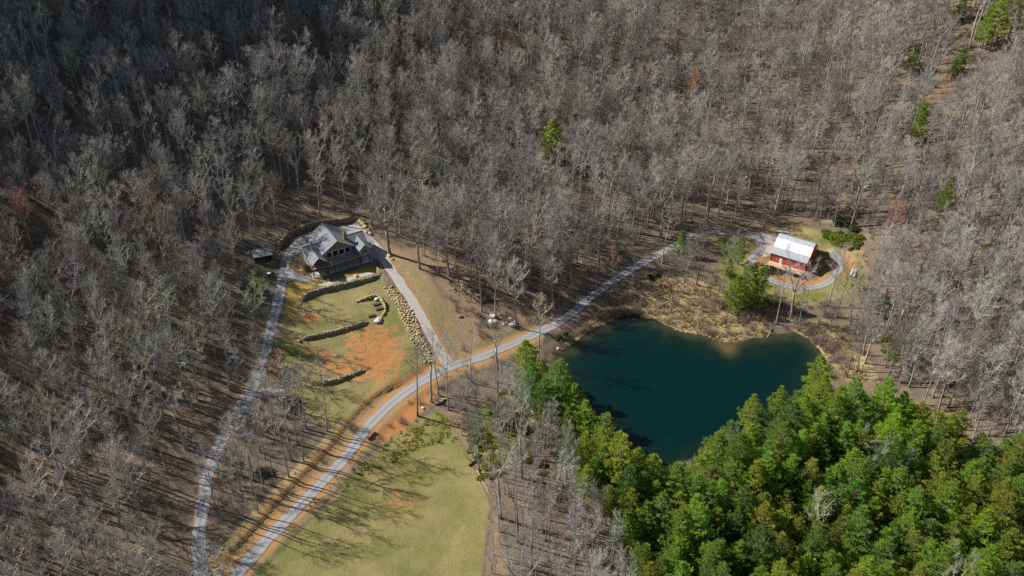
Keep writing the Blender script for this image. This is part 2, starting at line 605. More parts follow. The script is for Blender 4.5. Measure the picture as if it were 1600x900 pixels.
M['metal_dark'] = simple('dark_metal', (.05, .05, .055), rough=.5)
M['white'] = simple('white_paint', (.80, .80, .78), (.70, .70, .69), 3, rough=.5)
M['plastic_white'] = simple('white_plastic', (.74, .74, .72), (.62, .62, .60), 3, rough=.4)
M['red_plastic'] = simple('red_plastic', (.5, .05, .03), rough=.5)
M['charcoal'] = simple('charred_wood', (.06, .05, .042), scale=4)
M['log'] = simple('weathered_log', (.48, .40, .29), (.30, .24, .17), 3)


def glass_mat():
    m, nt, b = new_mat('window_glass')
    t = NT(nt)
    b.inputs['Base Color'].default_value = (.012, .016, .02, 1)
    b.inputs['Roughness'].default_value = .05
    b.inputs['Specular IOR Level'].default_value = .5
    return m


M['glass'] = glass_mat()


def shingle_mat():
    m, nt, b = new_mat('slate_grey_shingles')
    t = NT(nt)
    b.inputs['Roughness'].default_value = .75
    o = t.n('ShaderNodeTexCoord').outputs['Object']
    br = t.n('ShaderNodeTexBrick')
    br.inputs['Scale'].default_value = 1.0
    br.inputs['Brick Width'].default_value = .35
    br.inputs['Row Height'].default_value = .16
    br.inputs['Mortar Size'].default_value = .012
    br.inputs['Color1'].default_value = (.18, .195, .22, 1)
    br.inputs['Color2'].default_value = (.125, .14, .16, 1)
    br.inputs['Mortar'].default_value = (.09, .10, .115, 1)
    t.l(o, br.inputs['Vector'])
    c = t.mix(t.ramp(t.noise(.6, 4, .6, o), [(.4, (0, 0, 0)), (.7, (.6, .6, .6))]), br.outputs[0], (.23, .24, .25))
    t.l(c, b.inputs['Base Color'])
    return m


M['shingle'] = shingle_mat()


def metal_roof():
    m, nt, b = new_mat('galvanised_roof_sheet')
    t = NT(nt)
    o = t.n('ShaderNodeTexCoord').outputs['Object']
    b.inputs['Metallic'].default_value = .78
    b.inputs['Roughness'].default_value = .48
    c = t.ramp(t.noise(.9, 4, .6, o), [(.35, (.62, .645, .68)), (.65, (.74, .755, .78))])
    t.l(c, b.inputs['Base Color'])
    return m


M['metal_roof'] = metal_roof()


def red_siding():
    m, nt, b = new_mat('barn_red_boards')
    t = NT(nt)
    o = t.n('ShaderNodeTexCoord').outputs['Object']
    b.inputs['Roughness'].default_value = .6
    w = t.n('ShaderNodeTexWave', wave_type='BANDS', bands_direction='X')
    w.inputs['Scale'].default_value = 3.0
    w.inputs['Distortion'].default_value = .3
    t.l(o, w.inputs['Vector'])
    c = t.mix(t.noise(1.5, 4, .6, o), (.46, .05, .03), (.64, .085, .045))
    c = t.mix(t.ramp(w.outputs['Fac'], [(0, (.5, .5, .5)), (.15, (0, 0, 0))]), c, (.25, .022, .016))
    t.l(c, b.inputs['Base Color'])
    return m


M['red'] = red_siding()

# ------------------------------------------------------------------ mesh collector


class MB:
    def __init__(s):
        s.v = []; s.f = []

    def face(s, pts):
        i = len(s.v)
        s.v += [tuple(p) for p in pts]
        s.f.append(tuple(range(i, i + len(pts))))

    def prism(s, bottom, top):
        """closed solid between two outlines of equal length"""
        n = len(bottom); i = len(s.v)
        s.v += [tuple(p) for p in bottom] + [tuple(p) for p in top]
        s.f.append(tuple(range(i + n - 1, i - 1, -1)))
        s.f.append(tuple(range(i + n, i + 2 * n)))
        for k in range(n):
            a, b = i + k, i + (k + 1) % n
            s.f.append((a, b, b + n, a + n))

    def box(s, x0, x1, y0, y1, z0, z1, m=None):
        pts = [(x0, y0), (x1, y0), (x1, y1), (x0, y1)]
        b = [Vector((x, y, z0)) for x, y in pts]; t = [Vector((x, y, z1)) for x, y in pts]
        if m is not None:
            b = [m @ p for p in b]; t = [m @ p for p in t]
        s.prism(b, t)

    def tube(s, p0, p1, r0, r1, n=6, caps=True):
        p0 = Vector(p0); p1 = Vector(p1)
        d = (p1 - p0)
        if d.length < 1e-6:
            return
        d.normalize()
        a = d.orthogonal().normalized(); b = d.cross(a)
        i = len(s.v)
        for (p, r) in ((p0, r0), (p1, r1)):
            for k in range(n):
                an = 2 * math.pi * k / n
                s.v.append(tuple(p + a * (r * math.cos(an)) + b * (r * math.sin(an))))
        for k in range(n):
            s.f.append((i + k, i + (k + 1) % n, i + n + (k + 1) % n, i + n + k))
        if caps:
            s.f.append(tuple(range(i + n - 1, i - 1, -1)))
            s.f.append(tuple(range(i + n, i + 2 * n)))

    def path(s, pts, rad, n=6):
        """continuous tapered tube through points"""
        i0 = len(s.v)
        prev = None
        for k, p in enumerate(pts):
            d = (Vector(pts[min(k + 1, len(pts) - 1)]) - Vector(pts[max(k - 1, 0)]))
            d = d.normalized() if d.length > 1e-9 else Vector((0, 0, 1))
            if prev is None:
                a = d.orthogonal().normalized()
            else:
                a = (prev - d * prev.dot(d))
                a = a.normalized() if a.length > 1e-6 else d.orthogonal().normalized()
            prev = a
            b = d.cross(a)
            for q in range(n):
                an = 2 * math.pi * q / n
                s.v.append(tuple(Vector(p) + (a * math.cos(an) + b * math.sin(an)) * rad[k]))
        for k in range(len(pts) - 1):
            for q in range(n):
                a, b = i0 + k * n + q, i0 + k * n + (q + 1) % n
                s.f.append((a, b, b + n, a + n))
        s.f.append(tuple(range(i0 + n - 1, i0 - 1, -1)))
        e = i0 + (len(pts) - 1) * n
        s.f.append(tuple(range(e, e + n)))

    def rock(s, c, r, rg, flat=.75, rotz=0.0):
        """a faceted stone"""
        ph = [(0, 0, 1)] + [(math.cos(a) * q, math.sin(a) * q, zz) for zz, q, o in ((.55, .8, 0), (-.25, 1, .5), (-.8, .6, 0)) for a in [(k + o) * 2 * math.pi / 6 for k in range(6)]]
        i = len(s.v)
        ca, sa = math.cos(rotz), math.sin(rotz)
        for (x, y, z) in ph:
            j = rg.uniform(.78, 1.18)
            x, y, z = x * r[0] * j, y * r[1] * j, z * r[2] * j * flat
            s.v.append((c[0] + x * ca - y * sa, c[1] + x * sa + y * ca, c[2] + z))
        for k in range(6):
            n = (k + 1) % 6
            s.f.append((i, i + 1 + k, i + 1 + n))
            for ring in (0, 1):
                a = i + 1 + ring * 6
                if ring == 0:
                    s.f.append((a + k, a + 6 + k, a + n)); s.f.append((a + n, a + 6 + k, a + 6 + n))
                else:
                    s.f.append((a + k, a + 6 + k, a + 6 + n, a + n))
        s.f.append(tuple(i + 13 + k for k in range(5, -1, -1)))

    def mesh(s, name, mat, smooth=False):
        me = bpy.data.meshes.new(name)
        me.from_pydata(s.v, [], s.f)
        if mat:
            for q in (mat if isinstance(mat, list) else [mat]):
                me.materials.append(q)
        if smooth:
            me.polygons.foreach_set('use_smooth', [True] * len(me.polygons))
        me.update()
        return me

    def build(s, name, mat, parent=None, smooth=False):
        o = bpy.data.objects.new(name, s.mesh(name, mat, smooth))
        COL.objects.link(o)
        if parent:
            o.parent = parent
        return o


def tag(o, label=None, cat=None, group=None, kind=None):
    if label: o['label'] = label
    if cat: o['category'] = cat
    if group: o['group'] = group
    if kind: o['kind'] = kind
    return o


def thing(name, label, cat, loc=(0, 0, 0), rz=0.0, group=None):
    o = bpy.data.objects.new(name, None)
    o.empty_display_size = .5
    COL.objects.link(o)
    o.location = loc
    o.rotation_euler = (0, 0, rz)
    return tag(o, label, cat, group)


def link_child(name, me, parent, color=None):
    o = bpy.data.objects.new(name, me)
    COL.objects.link(o)
    o.parent = parent
    if color:
        o.color = (*color, 1)
    return o


# ------------------------------------------------------------------ the ground sheet and its covers


def mask(pts_px, soft=2.0, world_pts=None):
    P = ats(pts_px) if world_pts is None else world_pts
    out = np.zeros(gx.shape)
    out[near] = sstep(-soft, soft, sdist(nx, ny, P))
    return out


def band(P, half, soft=1.5):
    out = np.zeros(gx.shape)
    out[near] = sstep(half + soft, half - soft, seg_dist(nx, ny, P))
    return out


MEADOW_PX = [(385, 905), (430, 862), (500, 800), (560, 732), (598, 696), (640, 658), (690, 640), (706, 665), (722, 700), (748, 745), (766, 790), (760, 840), (752, 905), (700, 940), (400, 940)]
TERRACE_PX = [(452, 440), (480, 430), (520, 428), (600, 415), (604, 440), (640, 500), (655, 545), (668, 575), (620, 600), (570, 640), (545, 662), (515, 668), (470, 650), (445, 600), (425, 580), (432, 520), (445, 470)]
RIGHT_PX = [(590, 372), (640, 395), (672, 425), (690, 465), (715, 505), (722, 540), (712, 570), (690, 545), (660, 490), (630, 445), (605, 410)]
BARNYARD_PX = [(1095, 366), (1160, 358), (1240, 350), (1300, 362), (1345, 392), (1350, 420), (1340, 452), (1300, 475), (1240, 480), (1200, 470), (1150, 470), (1120, 440), (1125, 395)]
SHORE_PX = [(880, 545), (920, 500), (960, 478), (990, 440), (1050, 430), (1120, 445), (1180, 480), (1200, 520), (1160, 545), (1100, 540), (1000, 510), (930, 520), (890, 560)]
ESHORE_PX = [(1230, 510), (1290, 500), (1350, 540), (1370, 590), (1330, 600), (1290, 560)]
attrs = {}
attrs['grass'] = np.maximum.reduce([mask(MEADOW_PX), .6 * mask(TERRACE_PX), .8 * mask(BARNYARD_PX, 3), .5 * mask([(640, 420), (672, 440), (712, 520), (720, 560), (700, 560), (668, 505)], 2)])
attrs['mulch'] = np.maximum.reduce([mask(RIGHT_PX, 3), .9 * mask([(690, 470), (760, 440), (850, 470), (880, 490), (820, 530), (740, 550), (715, 530)], 4), .8 * mask([(690, 640), (730, 640), (770, 760), (800, 900), (755, 905), (768, 790), (735, 720)], 3), .75 * mask([(620, 380), (700, 395), (850, 470), (700, 470)], 6)])
attrs['dry'] = np.maximum.reduce([mask(SHORE_PX, 3), mask(ESHORE_PX, 3), .8 * band(BANK, 3.2, 1.0) * (1 - .45 * band(BANK, .5, .5)), .72 * band(RA[:int(len(RA) * .42)], 5.0, 1.5), .55 * mask(RIGHT_PX, 4), .62 * mask([(1270, 355), (1350, 385), (1360, 430), (1330, 400)], 2), .75 * mask([(480, 655), (560, 600), (640, 570), (600, 640), (540, 690)], 3), .7 * mask([(470, 468), (560, 450), (604, 436), (580, 470), (500, 500), (470, 510)], 3), .55 * mask([(620, 480), (655, 545), (668, 575), (600, 620), (560, 650), (610, 560)], 3), .5 * mask([(640, 690), (720, 700), (765, 790), (755, 905), (640, 905), (690, 800)], 6)])
attrs['gold'] = np.maximum.reduce([.85 * mask([(452, 412), (480, 425), (490, 436), (500, 432), (485, 455)], 1.2), .85 * mask([(447, 445), (470, 440), (500, 432), (485, 455), (466, 475), (462, 500), (448, 500)], 1.2), .95 * mask([(536, 428), (575, 417), (596, 418), (585, 428), (548, 438)], .8), .22 * mask(BARNYARD_PX, 3)])
attrs['green'] = np.maximum.reduce([.55 * mask([(385, 420), (430, 410), (428, 470), (385, 475)], 3), .62 * mask([(1120, 372), (1165, 372), (1150, 440), (1122, 420)], 2), .55 * mask([(590, 480), (625, 480), (640, 520), (610, 540)], 2), .5 * mask([(635, 665), (690, 645), (700, 690), (640, 720)], 4), .6 * mask([(725, 640), (800, 600), (850, 700), (780, 740), (730, 700)], 4), .55 * mask([(1230, 455), (1310, 455), (1300, 475), (1240, 480)], 2), .6 * mask([(440, 530), (470, 535), (465, 560), (440, 560)], 1.5)])
attrs['soil'] = np.maximum.reduce([
    .68 * band(RA[:int(len(RA) * .42)], 3.2, 1.6), .5 * band(BANK, 1.6, 1.2),
    .74 * mask([(540, 512), (615, 506), (640, 565), (605, 605), (545, 592)], 6), .64 * mask([(480, 540), (540, 560), (600, 580), (560, 600), (500, 580)], 3),
    .72 * mask([(470, 490), (495, 488), (500, 500), (470, 508)], 1.5), .95 * mask([(598, 694), (645, 660), (690, 612), (676, 598), (630, 636), (584, 680)], 1.2),
    .74 * mask([(1195, 425), (1262, 440), (1300, 425), (1285, 448), (1240, 450), (1205, 440)], 1.2), .6 * mask([(1310, 395), (1335, 395), (1340, 425), (1318, 430)], 2), .7 * mask([(1180, 398), (1200, 392), (1195, 410), (1184, 415)], 1),
    .44 * mask([(600, 760), (660, 740), (670, 805), (605, 815)], 5), .46 * band(RC[8:], 2.5, 1.0), .36 * band(RB[:int(len(RB) * .7)], 2.6, 1.2), .55 * mask([(655, 470), (690, 520), (700, 560), (680, 540)], 1.5), .5 * mask([(425, 545), (445, 540), (440, 590), (420, 590)], 1.5)])


def grid_faces(a, b):
    I = np.arange(a * b).reshape(a, b)
    return np.c_[I[:-1, :-1].ravel(), I[1:, :-1].ravel(), I[1:, 1:].ravel(), I[:-1, 1:].ravel()]


def fast_mesh(name, V, Fq, mat, smooth=True):
    me = bpy.data.meshes.new(name)
    V = np.asarray(V, np.float32); Fq = np.asarray(Fq, np.int32)
    k = Fq.shape[1]
    me.vertices.add(len(V)); me.vertices.foreach_set('co', V.ravel())
    me.loops.add(Fq.size); me.loops.foreach_set('vertex_index', Fq.ravel())
    me.polygons.add(len(Fq))
    me.polygons.foreach_set('loop_start', np.arange(0, Fq.size, k, dtype=np.int32))
    me.polygons.foreach_set('use_smooth', np.full(len(Fq), smooth))
    me.materials.append(mat)
    me.update(calc_edges=True)
    return me


gm = fast_mesh('ground', np.c_[gx, gy, Z.ravel()], grid_faces(len(GX), len(GY)), M['ground'])
for k, v in attrs.items():
    gm.attributes.new(k, 'FLOAT', 'POINT').data.foreach_set('value', v.astype(np.float32))
go = bpy.data.objects.new('ground', gm)
COL.objects.link(go)
tag(go, kind='structure')


def ribbon(name, P, width, mat, lift, seed=0, taper=(0, 0)):
    n = 9
    T = np.gradient(P, axis=0)
    T /= np.linalg.norm(T, axis=1)[:, None] + 1e-9
    Nn = np.c_[-T[:, 1], T[:, 0]]
    s = np.arange(len(P))
    wl = width / 2 * (1 + .55 * (fbm(s / 3.0, s * 0 + 3.3, seed) - .47)); wr = width / 2 * (1 + .55 * (fbm(s / 3.0, s * 0 + 9.1, seed + 5) - .47))
    V = []
    for q in np.linspace(-1, 1, n):
        off = np.where(q < 0, q * wl, q * wr)
        xy = P + Nn * off[:, None]
        V.append(np.c_[xy, gh(xy[:, 0], xy[:, 1]) + lift])
    V = np.stack(V, 0).reshape(-1, 3)
    me = fast_mesh(name, V, grid_faces(n, len(P))[:, ::-1], mat)
    me.attributes.new('across', 'FLOAT', 'POINT').data.foreach_set('value', np.repeat(np.linspace(0, 1, n), len(P)).astype(np.float32))
    o = bpy.data.objects.new(name, me)
    COL.objects.link(o)
    return tag(o, kind='structure')


def patch(name, P, mat, lift, step=.7):
    """a sheet lying on the ground inside an outline"""
    x = np.arange(P[:, 0].min() - 1, P[:, 0].max() + 1, step); y = np.arange(P[:, 1].min() - 1, P[:, 1].max() + 1, step)
    X, Y = np.meshgrid(x, y, indexing='ij')
    keep = (sdist(X, Y, P) + (fbm(X / 2, Y / 2, 4) - .45) * 1.4) > 0
    F = grid_faces(len(x), len(y))
    kf = keep.ravel()
    F = F[kf[F].all(1)]
    u, inv = np.unique(F, return_inverse=True)
    V = np.c_[X.ravel(), Y.ravel(), gh(X.ravel(), Y.ravel()) + lift][u]
    me = fast_mesh(name, V, inv.reshape(F.shape), mat)
    me.attributes.new('across', 'FLOAT', 'POINT').data.foreach_set('value', np.full(len(V), .28, np.float32))
    o = bpy.data.objects.new(name, me)
    COL.objects.link(o)
    return tag(o, kind='structure')


nb = int(len(RA) * .5)
ribbon('gravel_road', RA, np.linspace(3.7, 2.75, len(RA)), M['gravel'], .075, 1)
ribbon('upper_gravel_drive', RB, 3.3, M['gravel'], .07, 2)
ribbon('gravel_spur', RS, 3.0, M['gravel'], .065, 3)
ribbon('cottage_drive', RC, 3.1, M['worn'], .07, 4)
patch('gravel_court', COURT, M['gravel'], .06)
patch('porch_gravel', ats([(444, 418), (466, 426), (488, 431), (486, 441), (466, 442), (446, 436)]), M['gravel'], .055)
patch('barn_apron', APRON, M['worn'], .062)

# pond surface
x = np.arange(5, 115, .8); y = np.arange(178, 264, .8)
X, Y = np.meshgrid(x, y, indexing='ij')
dep = -gh(X.ravel(), Y.ravel())
F = grid_faces(len(x), len(y))
kk = dep > -.5
kk &= sdist(X, Y, POND).ravel() > -4
F = F[kk[F].all(1)]
u, inv = np.unique(F, return_inverse=True)
wm = fast_mesh('pond_water', np.c_[X.ravel(), Y.ravel(), np.zeros(X.size)][u], inv.reshape(F.shape), M['water'])
north = sstep(236, 250, Y.ravel()[u])
gold = np.exp(-(((X.ravel()[u] - plane_at(1135, 542, 0)[0]) / 3.2) ** 2 + ((Y.ravel()[u] - plane_at(1135, 545, 0)[1]) / 5) ** 2))
shal = np.clip(np.exp(-np.maximum(dep[u], 0) / 1.9) * .85 + gold * .55, 0, 1)
wm.attributes.new('shallow', 'FLOAT', 'POINT').data.foreach_set('value', shal.astype(np.float32))
wo = bpy.data.objects.new('pond_water', wm)
COL.objects.link(wo)
tag(wo, kind='structure')

# ------------------------------------------------------------------ buildings


def gable(x0, x1, y0, y1, ze, zr, ax, th=.2):
    b = MB()
    if ax == 'y':
        m = (x0 + x1) / 2
        cs = [(x0, ze), (m, zr), (x1, ze), (x1, ze - th), (m, zr - th * 1.2), (x0, ze - th)]
        b.prism([(x, y0, z) for x, z in cs], [(x, y1, z) for x, z in cs])
        b.tube((m, y0 - .02, zr + .02), (m, y1 + .02, zr + .02), .09, .09, 6)
    else:
        m = (y0 + y1) / 2
        cs = [(y0, ze), (m, zr), (y1, ze), (y1, ze - th), (m, zr - th * 1.2), (y0, ze - th)]
        b.prism([(x0, y, z) for y, z in cs], [(x1, y, z) for y, z in cs])
        b.tube((x0 - .02, m, zr + .02), (x1 + .02, m, zr + .02), .09, .09, 6)
    return b


def rake(x0, x1, y, ze, zr, w=.26, t=.08):
    """barge boards on a gable that faces forward"""
    b = MB(); m = (x0 + x1) / 2
    for xa, za, xb, zb in ((x0, ze, m, zr), (m, zr, x1, ze)):
        b.prism([(xa, y - t, za - w), (xb, y - t, zb - w), (xb, y - t, zb + .03), (xa, y - t, za + .03)], [(xa, y, za - w), (xb, y, zb - w), (xb, y, zb + .03), (xa, y, za + .03)])
    return b


def window(parent, x0, x1, z0, z1, y, mull=(1, 1), name='window', fw=.11):
    """frame proud of a forward-facing wall, pane and bars"""
    b = MB()
    b.box(x0, x1, y - .09, y - .002, z1 - fw, z1); b.box(x0, x1, y - .12, y - .002, z0, z0 + fw)
    b.box(x0, x0 + fw, y - .088, y - .003, z0 + fw, z1 - fw); b.box(x1 - fw, x1, y - .088, y - .003, z0 + fw, z1 - fw)
    for k in range(1, mull[0]):
        xm = x0 + (x1 - x0) * k / mull[0]; b.box(xm - .03, xm + .03, y - .07, y - .004, z0 + fw, z1 - fw)
    for k in range(1, mull[1]):
        zm = z0 + (z1 - z0) * k / mull[1]; b.box(x0 + fw, x1 - fw, y - .065, y - .005, zm - .03, zm + .03)
    w = b.build(name, M['trim'], parent)
    p = MB(); p.box(x0 + fw, x1 - fw, y - .035, y - .006, z0 + fw, z1 - fw)
    p.build('pane', M['glass'], w)
    return w


house = thing('house', 'grey roofed mountain house with steep front gable, porch and raised deck', 'house', (HC[0], HC[1], HOUSE_Z), R(HOUSE_T))
b = MB()
b.box(2.3, 12.1, 3.6, 14.2, 0, 3.0); b.box(12.1, 17.2, 4.0, 9.9, 0, 3.0); b.box(-2.4, 2.3, 5.0, 10.8, 0, 3.0)
b.build('lower_wall', M['plaster'], house)
b = MB()
b.box(2.4, 12.0, 3.5, 14.3, 3.0, 5.95); b.box(12.0, 17.1, 3.9, 9.8, 3.0, 5.4); b.box(-2.4, 2.4, 5.0, 10.7, 3.0, 5.15)
b.prism([(2.4, 14.3, 5.95), (12.0, 14.3, 5.95), (7.2, 14.3, 9.2)], [(2.4, 14.1, 5.95), (12.0, 14.1, 5.95), (7.2, 14.1, 9.2)])
for xx_, ya, yb, zt in ((-2.4, 5.0, 10.7, 7.1), (16.9, 3.9, 9.8, 7.3)):
    ym = (ya + yb) / 2; zb_ = 5.15 if xx_ < 0 else 5.4
    b.prism([(xx_, ya, zb_), (xx_, yb, zb_), (xx_, ym, zt)], [(xx_ + .2, ya, zb_), (xx_ + .2, yb, zb_), (xx_ + .2, ym, zt)])
b.box(13.3, 16.9, .35, 4.2, 2.45, 5.2)
b.prism([(13.3, .35, 5.2), (16.9, .35, 5.2), (15.1, .35, 6.75)], [(13.3, .55, 5.2), (16.9, .55, 5.2), (15.1, .55, 6.75)])
b.build('wall', M['siding'], house)
b = MB()
b.prism([(2.7, 3.3, 6.05), (11.7, 3.3, 6.05), (7.2, 3.3, 9.15)], [(2.7, 3.6, 6.05), (11.7, 3.6, 6.05), (7.2, 3.6, 9.15)])
b.build('gable_shakes', M['cedar'], house)
b = MB()
b.prism([(13.7, .27, 5.45), (16.5, .27, 5.45), (15.1, .27, 6.6)], [(13.7, .345, 5.45), (16.5, .345, 5.45), (15.1, .345, 6.6)])
b.build('gable_shakes', M['cedar'], house)
gable(1.75, 12.65, 2.55, 15.0, 5.9, 9.5, 'y').build('roof', M['shingle'], house)
gable(-2.9, 5.2, 4.1, 11.2, 5.2, 7.4, 'x').build('roof', M['shingle'], house)
gable(11.4, 17.6, 3.3, 10.3, 5.4, 7.65, 'x').build('roof', M['shingle'], house)
gable(-2.75, 2.3, -.1, 6.6, 4.95, 6.95, 'y').build('porch_roof', M['shingle'], house)
gable(12.95, 17.25, -.35, 6.0, 5.3, 7.1, 'y').build('roof', M['shingle'], house)
b = MB(); b.prism([(-1.7, 11.0, 4.6), (2.2, 11.0, 4.6), (2.2, 13.4, 4.1), (-1.7, 13.4, 4.1)], [(-1.7, 11.0, 4.8), (2.2, 11.0, 4.8), (2.2, 13.4, 4.3), (-1.7, 13.4, 4.3)])
for xx_ in (-1.5, 2.0):
    b.box(xx_ - .1, xx_ + .1, 13.0, 13.2, 2.4, 4.2)
b.build('entry_roof', M['shingle'], house)
rake(1.75, 12.65, 2.54, 5.9, 9.5).build('barge_board', M['trim'], house)
rake(-2.75, 2.3, -.11, 4.95, 6.95, .2).build('barge_board', M['trim'], house)
rake(12.95, 17.25, -.36, 5.3, 7.1, .2).build('barge_board', M['trim'], house)
b = MB()   # the pale left end of the wing
for (ya, za, yb, zb_) in ((4.1, 5.2, 7.65, 7.4), (7.65, 7.4, 11.2, 5.2)):
    b.prism([(-3.0, ya, za - .3), (-3.0, yb, zb_ - .3), (-3.0, yb, zb_ + .03), (-3.0, ya, za + .03)], [(-2.91, ya, za - .3), (-2.91, yb, zb_ - .3), (-2.91, yb, zb_ + .03), (-2.91, ya, za + .03)])
b.build('barge_board', M['trim'], house)
for k in range(4):
    window(house, 3.45 + k * 2.08, 5.35 + k * 2.08, 3.45, 5.55, 3.5, name='window', fw=.14)
window(house, 14.0, 16.2, 3.3, 5.0, .35, (2, 2))
window(house, 12.3, 13.1, 3.3, 5.1, 3.9)
for xa, xb in ((3.4, 5.6), (6.6, 8.8), (9.6, 11.6)):
    window(house, xa, xb, .15, 2.35, 3.6, (2, 1), 'patio_door')
window(house, 13.2, 15.6, .4, 2.2, 4.0, (2, 1))
b = MB(); b.box(-2.6, 17.3, 0.0, 3.55, -.5, .06); b.build('patio_slab', M['concrete'], house)
b = MB(); b.box(2.35, 13.25, -.05, 3.5, 2.82, 3.0); b.box(-2.5, 2.3, .2, 4.95, 2.82, 3.0)
for k in range(11):
    b.box(2.35 + k * 1.05, 2.47 + k * 1.05, -.04, 3.45, 2.6, 2.81)
b.build('deck_floor', M['deck_wood'], house)
for xx_ in (2.5, 4.6, 6.7, 8.8, 10.9, 13.0):
    b = MB(); b.box(xx_ - .1, xx_ + .1, -.04, .16, .06, 2.6); b.build('deck_post', M['dark_wood'], house)
for (xx_, yy_, zt) in ((-2.35, .2, 4.8), (2.0, .2, 4.8), (-2.35, 2.6, 4.8)):
    b = MB(); b.box(xx_ - .14, xx_ + .14, yy_ - .14, yy_ + .14, .06, zt); b.build('porch_post', M['dark_wood'], house)
for xx_ in (13.5, 16.7):
    b = MB(); b.box(xx_ - .12, xx_ + .12, .4, .64, .06, 2.45)
    b.tube((xx_, .5, 1.5), (xx_ + (.8 if xx_ < 15 else -.8), .5, 2.44), .07, .07, 5); b.build('bay_post', M['dark_wood'], house)
b = MB()
b.box(2.3, 13.2, -.12, -.04, 3.98, 4.06)
for k in range(12):
    xk = 2.35 + k * .98; b.box(xk - .03, xk + .03, -.11, -.05, 2.9, 3.98)
for z in (3.3, 3.65):
    b.box(2.3, 13.2, -.085, -.07, z, z + .014)
for yk in (1.2, 2.6, 4.0):
    b.box(-2.5, -2.43, yk - .03, yk + .03, 3.0, 3.95)
b.box(-2.5, -2.42, .3, 4.9, 3.95, 4.02)
b.build('railing', M['dark_wood'], house)
b = MB(); b.box(10.6, 11.6, 5.4, 6.3, 5, 9.3); b.box(10.5, 11.7, 5.3, 6.4, 9.3, 9.45)
ch = b.build('chimney', M['cedar'], house)
b = MB(); b.tube((10.9, 5.85, 9.45), (10.9, 5.85, 9.85), .16, .16, 8); b.tube((11.3, 5.85, 9.45), (11.3, 5.85, 9.85), .16, .16, 8); b.build('chimney_pot', M['metal_dark'], ch)
b = MB(); b.box(.7, 1.4, 9.4, 10.2, 4.5, 7.6); b.box(.6, 1.5, 9.3, 10.3, 7.6, 7.75); b.build('chimney', M['plaster'], house)
# outdoor stair on the west side
b = MB()
for k in range(12):
    b.box(-4.0, -2.75, 5.2 + k * .32, 5.55 + k * .32, -.4, .2 + k * .2)
b.build('side_steps', M['new_wood'], house)
b = MB(); b.tube((-4.0, 5.2, 1.1), (-4.0, 9.0, 3.4), .05, .05, 5)
for k in range(4):
    b.tube((-4.0, 5.3 + k * 1.2, .2 + k * .72), (-4.0, 5.3 + k * 1.2, 1.15 + k * .72), .05, .05, 5)
b.build('stair_rail', M['new_wood'], house)

# ---- barn
barn = thing('barn', 'red gambrel roofed barn with pale metal roof beside the pond', 'barn', (BC[0], BC[1], BARN_Z), R(BARN_T))
prof = [(1.5, 3.45), (4.0, 4.3), (6.5, 6.5), (8.2, 7.2), (9.9, 6.5), (12.4, 4.3)]
BX0, BX1 = -.1, 11.9
b = MB()
cs = [(1.5, 0)] + [(y, z - .14) for y, z in prof] + [(12.4, 0)]
cs = [(y, z) for y, z in cs]
b.prism([(BX0, y, z) for y, z in cs], [(BX1, y, z) for y, z in cs])
b.build('wall', M['red'], barn)
b = MB()
o_ = prof[:]; o_[0] = (1.15, 3.33); o_[-1] = (12.4, 4.3)
lo = [(y, z - .12) for y, z in o_]
cs = o_ + lo[::-1]
b.prism([(BX0 - .3, y, z) for y, z in cs], [(BX1 + .3, y, z) for y, z in cs])
for k in range(27):
    xk = BX0 - .2 + k * .47
    for (ya, za), (yb, zb_) in zip(o_[:-1], o_[1:]):
        b.tube((xk, ya, za + .012), (xk, yb, zb_ + .012), .022, .022, 4, False)
b.build('roof', M['metal_roof'], barn)
b = MB()
cs = [(12.43, 4.1), (15.9, 2.9), (15.9, 2.78), (12.43, 3.98)]
b.prism([(BX0 + .2, y, z) for y, z in cs], [(BX1 + .3, y, z) for y, z in cs])
b.build('lean_to_roof', M['metal_roof'], barn)
for k in range(4):
    b = MB(); xk = BX0 + .4 + k * 3.75; b.box(xk - .08, xk + .08, 15.55, 15.7, -.3, 2.8); b.build('lean_to_post', M['dark_wood'], barn)
b = MB(); b.box(BX1, BX1 + .05, 1.5, 1.62, 0, 3.1); b.box(BX0, BX0 + .14, 1.42, 1.495, 0, 3.1); b.box(BX1 - .14, BX1, 1.42, 1.494, 0, 3.1); b.box(BX0, BX1, 1.40, 1.49, 3.1, 3.22)
b.build('corner_boards', M['dark_wood'], barn)
door = MB(); door.box(3.0, 3.95, 1.42, 1.495, .1, 2.1)
d_ = door.build('door', M['white'], barn)
b = MB(); b.tube((3.82, 1.40, 1.05), (3.82, 1.34, 1.05), .04, .04, 6); b.build('handle', M['metal_dark'], d_)
for xa in (2.05, 5.6, 9.7):
    window(barn, xa, xa + .9, 1.15, 2.4, 1.5, (1, 2), fw=.08)
# gable end: loft door and a window facing the loop
b = MB(); b.box(BX1 + .003, BX1 + .06, 7.4, 9.0, 3.8, 5.6); b.build('loft_door', M['red'], barn)
b = MB(); b.box(BX1 + .003, BX1 + .07, 6.6, 9.8, .05, 2.9); b.build('barn_door', M['red'], barn)
b = MB()
b.box(BX0 - .1, BX1 + .1, -1.5, 1.42, -.06, .08)
for k in range(17):
    yk = -1.5 + k * .172; b.box(BX0 - .08, BX1 + .08, yk, yk + .155, .082, .1)
dk = b.build('porch_deck', M['new_wood'], barn)
b = MB()
b.box(BX0 - .1, BX1 + .1, -1.52, -1.44, .95, 1.05); b.box(BX0 - .1, BX1 + .1, -1.51, -1.45, .2, .28)
for k in range(17):
    xk = BX0 + k * .75; b.box(xk - .04, xk + .04, -1.505, -1.46, .28, .95)
b.build('railing', M['new_wood'], barn)
for k in range(6):
    xk = BX0 + .1 + k * 2.36
    b = MB(); b.box(xk - .08, xk + .08, -1.42, -1.26, -1.9, -.06); b.build('deck_post', M['dark_wood'], barn)

